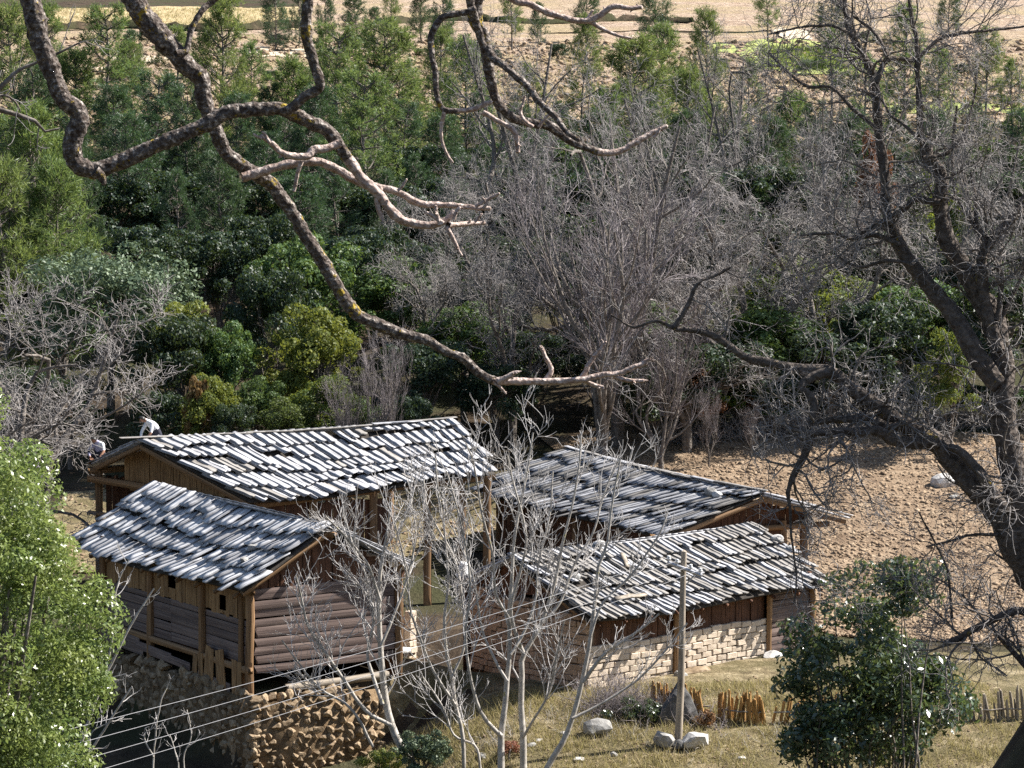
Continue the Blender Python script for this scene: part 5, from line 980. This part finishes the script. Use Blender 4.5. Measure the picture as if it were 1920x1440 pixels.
young('bare_sapling', 'thin grey sapling shoot leaning in front of the terrace wall', [([(120, 1500), (153, 1433), (187, 1383), (220, 1330), (247, 1290)], (6, 5, 4, 3), .3), ([(165, 1420), (175, 1370), (215, 1350)], (3, 2), .2)], 46, 6, 5, .5, 2, .25, c3=0, rmin=.006, ang=55)
young('bare_sapling', 'thin grey sapling leaning across the log house wall from the bush', [([(150, 1400), (193, 1280), (227, 1213), (257, 1157), (293, 1100)], (6, 5, 4, 3), .3), ([(193, 1280), (215, 1180), (222, 1100), (245, 1050)], (4, 2), .2)], 46.5, 7, 6, .6, 3, .28, c3=0, rmin=.006, ang=55)
young('bare_sapling', 'small upright bare sapling on the bank below the terrace', [([(285, 1480), (290, 1400), (300, 1320), (312, 1290)], (4, 3, 2), .2), ([(288, 1420), (270, 1380), (290, 1360)], (3, 2), .1)], 50, 8, 5, .4, 2, .2, c3=0, rmin=.006, ang=50)
young('bare_sapling', 'leafless saplings clump against the terrace corner', [([(350, 1480), (345, 1420), (360, 1380), (352, 1330)], (3, 2), .2), ([(340, 1480), (330, 1420), (318, 1380)], (3, 2), .1)], 52, 9, 5, .4, 2, .2, c3=0, rmin=.006, ang=50)

# near tree whose lichened branches hang into the view from above
NB = [
 (8.0, [(20, -150), (38, -50), (54, 0), (66, 45), (75, 82), (92, 125), (108, 165), (122, 192), (142, 207), (149, 226), (141, 250), (136, 282), (146, 308), (178, 321), (212, 310), (262, 288), (325, 262), (390, 237), (425, 214), (462, 210), (518, 207), (545, 214), (580, 232), (615, 247), (635, 267), (650, 292), (665, 315), (687, 345), (712, 370), (732, 397), (752, 417), (780, 427), (807, 431), (835, 422), (855, 407)], (42, 40, 36, 34, 34, 36, 34, 29, 28, 27, 26, 25, 22, 20, 18, 15, 12), .25, 0),
 (8.0, [(178, 321), (190, 332), (196, 345)], (26, 16, 9), 0, 0),
 (8.0, [(582, -120), (583, -40), (580, 0), (575, 60), (587, 110), (600, 160), (575, 178), (548, 203), (535, 208)], (24, 22, 20, 19, 18, 20), .1, 0),
 (8.1, [(637, 268), (610, 277), (587, 280), (575, 292), (547, 293), (522, 285), (505, 268), (490, 257)], (15, 15, 14, 11, 9), -.1, 1), (8.0, [(505, 268), (500, 256), (492, 248)], (6, 4), 0, 1), (8.0, [(493, 258), (484, 256), (478, 250)], (6, 4), 0, 1),
 (8.25, [(455, 333), (480, 326), (505, 315), (542, 305), (580, 300), (605, 305), (635, 320), (660, 333), (690, 347), (720, 352), (745, 357), (767, 367), (795, 380), (825, 383), (855, 387), (892, 391), (925, 393)], (17, 17, 16, 15, 13, 12, 9), .1, 1),
 (8.2, [(566, 302), (560, 320), (556, 342), (552, 358)], (8, 7, 6), 0, 1), (8.2, [(892, 389), (917, 373), (937, 362)], (8, 5), 0, 1), (8.2, [(906, 391), (912, 380), (905, 371)], (6, 4), 0, 1), (8.2, [(745, 357), (757, 345), (764, 336)], (6, 4), 0, 1),
 (8.2, [(825, 421), (818, 400), (817, 385)], (9, 6), 0, 1), (8.2, [(830, 420), (812, 407), (800, 400)], (9, 6), 0, 1), (8.2, [(840, 422), (858, 420), (880, 417), (910, 415)], (12, 10, 8), .1, 1), (8.2, [(890, 416), (898, 406), (903, 402)], (6, 4), 0, 1), (8.2, [(837, 425), (850, 447), (858, 462), (866, 478)], (9, 8, 5), 0, 1), (8.2, [(850, 410), (856, 396), (862, 390)], (9, 6), 0, 1), (8.2, [(705, 372), (712, 393), (719, 410)], (10, 9, 8), 0, 1), (8.2, [(850, 447), (845, 440), (838, 436)], (5, 3), 0, 1),
 (8.2, [(200, -160), (232, -50), (252, 0), (275, 38), (305, 70), (330, 100), (357, 130), (380, 152), (383, 182), (390, 207), (400, 237), (410, 262), (422, 292), (450, 316), (485, 340), (505, 352), (527, 380), (550, 415), (572, 452), (595, 485), (617, 521), (642, 565), (667, 597), (705, 615), (751, 631), (797, 641), (834, 661), (872, 677), (901, 702), (930, 717), (972, 717), (1022, 717), (1072, 715), (1117, 707), (1167, 700), (1213, 683)], (46, 44, 40, 38, 34, 28, 27, 27, 27, 26, 25, 25, 26, 24, 20, 17, 16, 15, 13, 11, 9), .3, 0),
 (8.2, [(330, 100), (350, 95), (357, 65), (380, 25), (400, 5), (425, -20), (440, -90)], (13, 11, 13, 15), .1, 0),
 (8.4, [(932, 716), (950, 708), (963, 700), (972, 698)], (13, 9, 5), 0, 1), (8.4, [(928, 717), (938, 727), (947, 738)], (7, 4), 0, 1), (8.5, [(1020, 716), (1034, 698), (1028, 680), (1022, 669), (1014, 652)], (12, 9, 8, 7), 0, 1), (8.5, [(1088, 712), (1105, 682), (1118, 664), (1126, 655), (1138, 640)], (10, 9, 7, 5), 0, 1), (8.5, [(1124, 657), (1130, 648), (1126, 638)], (5, 3), 0, 1), (8.5, [(1095, 714), (1115, 722), (1132, 727)], (8, 7), 0, 1), (8.5, [(1150, 706), (1175, 714), (1207, 716)], (9, 8), 0, 1), (8.5, [(1195, 690), (1210, 676), (1222, 676)], (7, 5), 0, 1),
 (9.0, [(905, -160), (895, -60), (892, -5), (890, 15), (893, 45), (905, 70), (912, 107), (920, 150), (930, 187), (945, 212), (967, 230), (997, 237), (1027, 240), (1045, 252), (1070, 272), (1100, 287), (1130, 297), (1162, 294), (1190, 277), (1217, 262), (1250, 246)], (30, 28, 28, 22, 18, 17, 18, 18, 16, 13, 12, 9), .2, 0),
 (8.9, [(880, -130), (876, -40), (880, 0), (887, 30), (897, 60), (908, 95)], (18, 16, 14), .1, 0),
 (9.0, [(915, 90), (925, 108), (940, 120), (967, 142), (995, 170), (1017, 197), (1045, 222), (1062, 245), (1090, 266)], (15, 14, 12, 9), -.2, 0),
 (8.9, [(890, 18), (870, 24), (855, 27), (830, 33), (813, 55), (806, 80), (811, 112), (815, 150), (819, 180), (831, 208), (855, 212), (887, 209), (922, 196)], (13, 12, 12, 11, 10, 9), 0, 0), (8.9, [(832, 210), (825, 250), (832, 280), (846, 302)], (8, 6, 5), 0, 1), (9.0, [(905, 210), (930, 226), (955, 241), (967, 254), (971, 288)], (10, 9, 10, 8), 0, 1), (9.0, [(1000, 238), (985, 228), (977, 212), (985, 182)], (9, 7, 5), 0, 1), (9.0, [(1010, 238), (1018, 226), (1030, 212)], (7, 5), 0, 1),
 (9.2, [(925, -90), (945, -25), (967, 0), (995, 6), (1025, 20), (1060, 31), (1097, 37), (1125, 27), (1150, 9), (1180, 11), (1203, 10)], (15, 13, 12, 11, 8), 0, 1), (9.2, [(1102, 38), (1130, 55), (1155, 67), (1186, 73)], (9, 7, 5), 0, 1), (9.2, [(1100, 38), (1108, 26), (1112, 20)], (6, 4), 0, 1), (9.0, [(1225, 258), (1235, 250), (1240, 240)], (6, 4), 0, 1)]
ntree = root('overhanging_tree', (-3.3, 8.6, float(height(-3.3, 8.6))), 'near tree with knobbly lichen-spotted branches hanging across the view from above', 'tree')
rg = np.random.default_rng(88); mats_n = (M_BARK_NEAR, M_BARK_TIP); MBs = [MB(), MB()]
def near_tube(P, Rr, sd, k):
    n = len(P); s = np.linspace(0, n * .35, n)
    ph = rg.random(4) * 6; knob = 1 + .06 * np.sin(s * .8 + ph[0]) * np.sin(s * .31 + ph[1]) + .03 * np.sin(s * 2.1 + ph[2]) + .10 * (rg.random(n) < .03)
    vv, ff = tubes(P[None], (Rr * knob)[None], sd); nz = rg.normal(size=len(vv)); nz = (nz + np.roll(nz, 1) + np.roll(nz, sd)) / 1.7
    cen = np.repeat(P, sd, 0); vv = cen + (vv - cen) * (1 + .055 * nz)[:, None]; MBs[k].add(vv, ff)
    e = P[-1] + nrm(P[-1] - P[-2]) * Rr[-1] * .8; MBs[k].add(np.concatenate([vv[-sd:], [e]]), np.array([[i, (i + 1) % sd, sd] for i in range(sd)]))
for Yn, pts, dia, dY, k in NB:
    MBs = [MB(), MB()]
    L = sum(math.hypot(b[0] - a[0], b[1] - a[1]) for a, b in zip(pts[:-1], pts[1:])); n = max(8, int(L / 5)); P, Rr = limb(pts, Yn, dia, n, dY); P = P + np.cumsum(rg.normal(size=P.shape), 0) * .0007
    if k == 0 and dia[-1] < 13 and n > 60:     # older bark first, young smooth bark towards the tip
        c = int(n * .80); near_tube(P[:c + 1], Rr[:c + 1], 18, 0); near_tube(P[c - 1:], Rr[c - 1:], 14, 1)
    else: near_tube(P, Rr, 16 if dia[0] > 14 else 10, k)
    if k == 1:   # buds and leaf scars near the tips
        for _ in range(4):
            i = rg.integers(n // 2, n); d = nrm(rg.normal(size=3)); near_tube(np.array([P[i], P[i] + d * Rr[i] * 1.2, P[i] + d * Rr[i] * 2.0]), np.array([Rr[i] * .6, Rr[i] * .5, Rr[i] * .25]), 6, 1)
    for m_, mt, nm in ((MBs[0], M_BARK_NEAR, 'branch'), (MBs[1], M_BARK_TIP, 'branch_tip')):
        if m_.n: wpart(nm, m_.mesh(nm, mt, True), ntree)
MBs = [MB(), MB()]
# the limb above the view they spring from, and the trunk standing on the slope at the left
gz = float(height(-3.3, 8.6)); tk = resample([(-3.3, 8.6, gz - .3), (-3.25, 8.6, 12.2), (-3.0, 8.5, 14.5), (-2.4, 8.4, 15.9), (-1.4, 8.35, 16.3), (-.4, 8.7, 16.1), (.6, 9.1, 16.3)], 60); near_tube(tk, np.interp(np.linspace(0, 1, 60), [0, .3, .5, 1], [.24, .19, .11, .04]), 16, 0)
for st, en, Yn, rr in (((-1.9, 8.38, 16.15), (20, -150), 8.0, .034), ((-1.5, 8.35, 16.28), (200, -160), 8.2, .038), ((-.9, 8.5, 16.2), (582, -120), 8.0, .02), ((-.2, 8.8, 16.15), (905, -160), 9.0, .027), ((-.3, 8.75, 16.12), (880, -130), 8.9, .018), ((-.9, 8.5, 16.2), (440, -90), 8.3, .013), ((0, 8.85, 16.15), (925, -90), 9.2, .016)):
    e = at(*en, Yn); m = (np.array(st) + e) / 2 + [.08, .0, .05]; near_tube(resample([st, m, e], 24), np.linspace(rr * 1.15, rr, 24), 12, 0)
wpart('trunk', MBs[0].mesh('trunk', M_BARK_NEAR, True), ntree)
# dark twig at the far left, part of a tree standing off to the side
young('side_bare_tree', 'dark bare branches reaching in at the upper left edge', [([(-260, 700), (-200, 420), (-120, 300), (-40, 205), (20, 212), (60, 222), (82, 245), (110, 238)], (60, 40, 24, 12, 9, 8, 5, 3), .3), ([(-120, 300), (-60, 230), (0, 160), (30, 130), (60, 115), (110, 95), (150, 75)], (14, 9, 6, 3), .2), ([(-60, 230), (-30, 190), (10, 180), (30, 195), (40, 215)], (8, 5, 3), .2)], 30, 12, 5, .55, 3, .3, M_BARK, None, M_TWIG, 0, .005, 45)

# ------------------------------------------------------------------ two people working on the barn roof
def person(name, label, J, E_, mats_of, hair_c, hands, extra=None, face=None):
    """J: joints name -> (position, radius); E_: bones (a, b, material index). One continuous skin, material by nearest bone."""
    names = list(J); me = bpy.data.meshes.new('body'); me.from_pydata([tuple(J[n][0]) for n in names], [(names.index(a), names.index(b)) for a, b, _ in E_], [])
    o = bpy.data.objects.new('tmp', me); col.objects.link(o); sk = o.modifiers.new('s', 'SKIN'); sk.use_smooth_shade = True; sb = o.modifiers.new('u', 'SUBSURF'); sb.levels = 2
    for i, n in enumerate(names): me.skin_vertices[0].data[i].radius = (J[n][1], J[n][1]); me.skin_vertices[0].data[i].use_root = n == 'pelvis'
    dg_ = bpy.context.evaluated_depsgraph_get(); ev = o.evaluated_get(dg_); m2 = bpy.data.meshes.new_from_object(ev); bpy.data.objects.remove(o)
    for m in mats_of: m2.materials.append(m)
    seg = [(np.array(J[a][0]), np.array(J[b][0]), k) for a, b, k in E_]
    for p in m2.polygons:
        c = np.array(p.center); best = min(((np.linalg.norm(c - (a + (b - a) * np.clip(((c - a) @ (b - a)) / ((b - a) @ (b - a) + 1e-9), 0, 1))), k) for a, b, k in seg)); p.material_index = best[1]; p.use_smooth = True
    base = J['pelvis'][0]; t = root(name, base, label, 'person'); wpart('body', m2, t)
    return t
def fingers(parent, wrist, d, side, mat):
    d = nrm(d); side = nrm(side); mb = MB()
    for k, (o_, L_) in enumerate(((-.036, .07), (-.012, .08), (.012, .078), (.034, .062))):
        p = np.array(wrist) + d * .07 + side * o_; pts = np.array([p - d * .03, p + d * L_ * .5, p + d * L_ * .85 + np.cross(d, side) * .02, p + d * L_ + np.cross(d, side) * .04]); vv, ff = tubes(pts[None], np.array([[.010, .0095, .009, .006]]), 6); mb.add(vv, ff)
    p = np.array(wrist) + d * .02 + side * .035; pts = np.array([p, p + side * .03 + d * .03, p + side * .035 + d * .065]); vv, ff = tubes(pts[None], np.array([[.013, .011, .007]]), 6); mb.add(vv, ff); wpart('fingers', mb.mesh('fingers', mat, True), parent)
def hair(parent, c, r, up):
    bm = bmesh.new(); bmesh.ops.create_icosphere(bm, subdivisions=3, radius=1); up = Vector(nrm(up)); bmesh.ops.delete(bm, geom=[v for v in bm.verts if v.co.dot(up) < -.15], context='VERTS')
    for v in bm.verts: v.co = Vector(c) + v.co * r * (1 + .05 * math.sin(20 * v.co.x) * math.cos(17 * v.co.y))
    me = bpy.data.meshes.new('hair'); bm.to_mesh(me); bm.free(); me.materials.append(M_HAIR); wpart('hair', me, parent)
def face(parent, c, fwd, up, r):
    fwd, up = nrm(fwd), nrm(up); sd = np.cross(fwd, up); mb = MB(); n0 = np.array(c) + fwd * r * .95; mb.add(np.array([n0 + up * .03, n0 - up * .02 + sd * .016, n0 - up * .02 - sd * .016, n0 - up * .012 + fwd * .028]), np.array([[0, 1, 3], [0, 3, 2], [1, 2, 3]])); wpart('nose', mb.mesh('nose', M_SKIN), parent)
    for s in (-1, 1):
        me = rock_mesh('eye', 5, (.024, .024, .018), M_HAIR, 1, rough=0); o = wpart('eye', me, parent, Matrix.Translation(Vector(np.array(c) + fwd * r * .93 + up * .01 + sd * s * .034)))
    mb = MB(); vv, ff = tubes(np.array([[np.array(c) + fwd * r * .93 - up * .052 + sd * x for x in (-.026, 0, .026)]]), np.full((1, 3), .006), 5); mb.add(vv, ff); wpart('mouth', mb.mesh('mouth', M_BROWNCLOTH), parent)
# first: stands on the back slope by the ridge, bent far over with the back up
o1 = at(279, 822, float(A2[1]) + 1.1); q_ = lambda x, y, z: tuple(np.array([o1[0] + x, o1[1] + y, o1[2] + z]))
J = {'pelvis': (q_(.22, .30, .12), .145), 'waist': (q_(.18, .24, .30), .135), 'chest': (q_(.03, .10, .50), .15), 'neck': (q_(-.10, .0, .58), .058), 'head': (q_(-.20, -.06, .60), .092), 'crown': (q_(-.26, -.09, .63), .075),
     'shl': (q_(-.10, .22, .46), .07), 'ell': (q_(-.24, .16, .20), .048), 'wrl': (q_(-.26, .0, .0), .034), 'hal': (q_(-.25, -.04, -.05), .033), 'shr': (q_(.12, -.06, .46), .07), 'elr': (q_(.10, -.18, .20), .048), 'wrr': (q_(-.04, -.24, .02), .034), 'har': (q_(-.08, -.26, -.03), .033),
     'hpl': (q_(.12, .36, .06), .105), 'knl': (q_(.02, .28, -.34), .075), 'anl': (q_(.14, .44, -.72), .05), 'fol': (q_(.0, .34, -.78), .045), 'hpr': (q_(.32, .28, .06), .105), 'knr': (q_(.30, .12, -.34), .075), 'anr': (q_(.38, .30, -.72), .05), 'for': (q_(.26, .18, -.78), .045)}
BONES = [('pelvis', 'waist', 1), ('waist', 'chest', 0), ('chest', 'neck', 0), ('neck', 'head', 2), ('head', 'crown', 2), ('chest', 'shl', 0), ('shl', 'ell', 0), ('ell', 'wrl', 0), ('wrl', 'hal', 2), ('chest', 'shr', 0), ('shr', 'elr', 0), ('elr', 'wrr', 2), ('wrr', 'har', 2), ('pelvis', 'hpl', 1), ('hpl', 'knl', 1), ('knl', 'anl', 1), ('anl', 'fol', 3), ('pelvis', 'hpr', 1), ('hpr', 'knr', 1), ('knr', 'anr', 1), ('anr', 'for', 3)]
pr = person('person', 'person in white shirt bent double at work on the barn ridge', J, BONES, (M_WHITE, M_DARKCLOTH, M_SKIN, M_BROWNCLOTH), None, None)
hair(pr, J['head'][0], .112, (.35, .3, .8)); face(pr, J['head'][0], (-.6, -.5, -.6), (-.6, -.2, .75), .10)
fingers(pr, J['har'][0], (-.1, -.4, -.6), (1, 0, 0), M_SKIN); fingers(pr, J['hal'][0], (.2, -.4, -.6), (1, 0, 0), M_SKIN)
# second: crouches lower on the back slope
o1 = at(182, 858, float(E2[1]) - .2); J = {'pelvis': (q_(.02, .12, .06), .15), 'waist': (q_(.03, .10, .24), .14), 'chest': (q_(.05, .0, .42), .155), 'neck': (q_(-.02, -.06, .53), .06), 'head': (q_(-.10, -.10, .58), .095), 'crown': (q_(-.12, -.11, .66), .08),
     'shl': (q_(-.12, .02, .42), .07), 'ell': (q_(-.26, -.08, .24), .05), 'wrl': (q_(-.20, -.22, .06), .036), 'hal': (q_(-.17, -.26, .02), .034), 'shr': (q_(.19, -.04, .44), .07), 'elr': (q_(.25, -.18, .24), .05), 'wrr': (q_(.16, -.28, .08), .036), 'har': (q_(.13, -.32, .04), .034),
     'hpl': (q_(-.11, .08, .04), .11), 'knl': (q_(-.24, -.16, .22), .078), 'anl': (q_(-.2, .06, -.16), .05), 'fol': (q_(-.24, -.12, -.18), .045), 'hpr': (q_(.15, .06, .04), .11), 'knr': (q_(.22, -.2, .20), .078), 'anr': (q_(.2, .02, -.16), .05), 'for': (q_(.2, -.16, -.18), .045)}
p2 = person('person', 'person in lilac and white crouching low at the barn roof edge', J, [(a, b, {('chest', 'shr'): 4, ('shr', 'elr'): 4, ('elr', 'wrr'): 2}.get((a, b), k)) for a, b, k in BONES], (M_LILAC, M_DARKCLOTH, M_SKIN, M_BROWNCLOTH, M_WHITE), None, None)
hair(p2, J['head'][0], .112, (.2, .2, .8)); face(p2, J['head'][0], (-.6, -.7, -.2), (-.1, -.2, 1), .10); fingers(p2, J['har'][0], (-.3, -.5, -.5), (1, 0, 0), M_SKIN); fingers(p2, J['hal'][0], (.3, -.5, -.4), (1, 0, 0), M_SKIN)
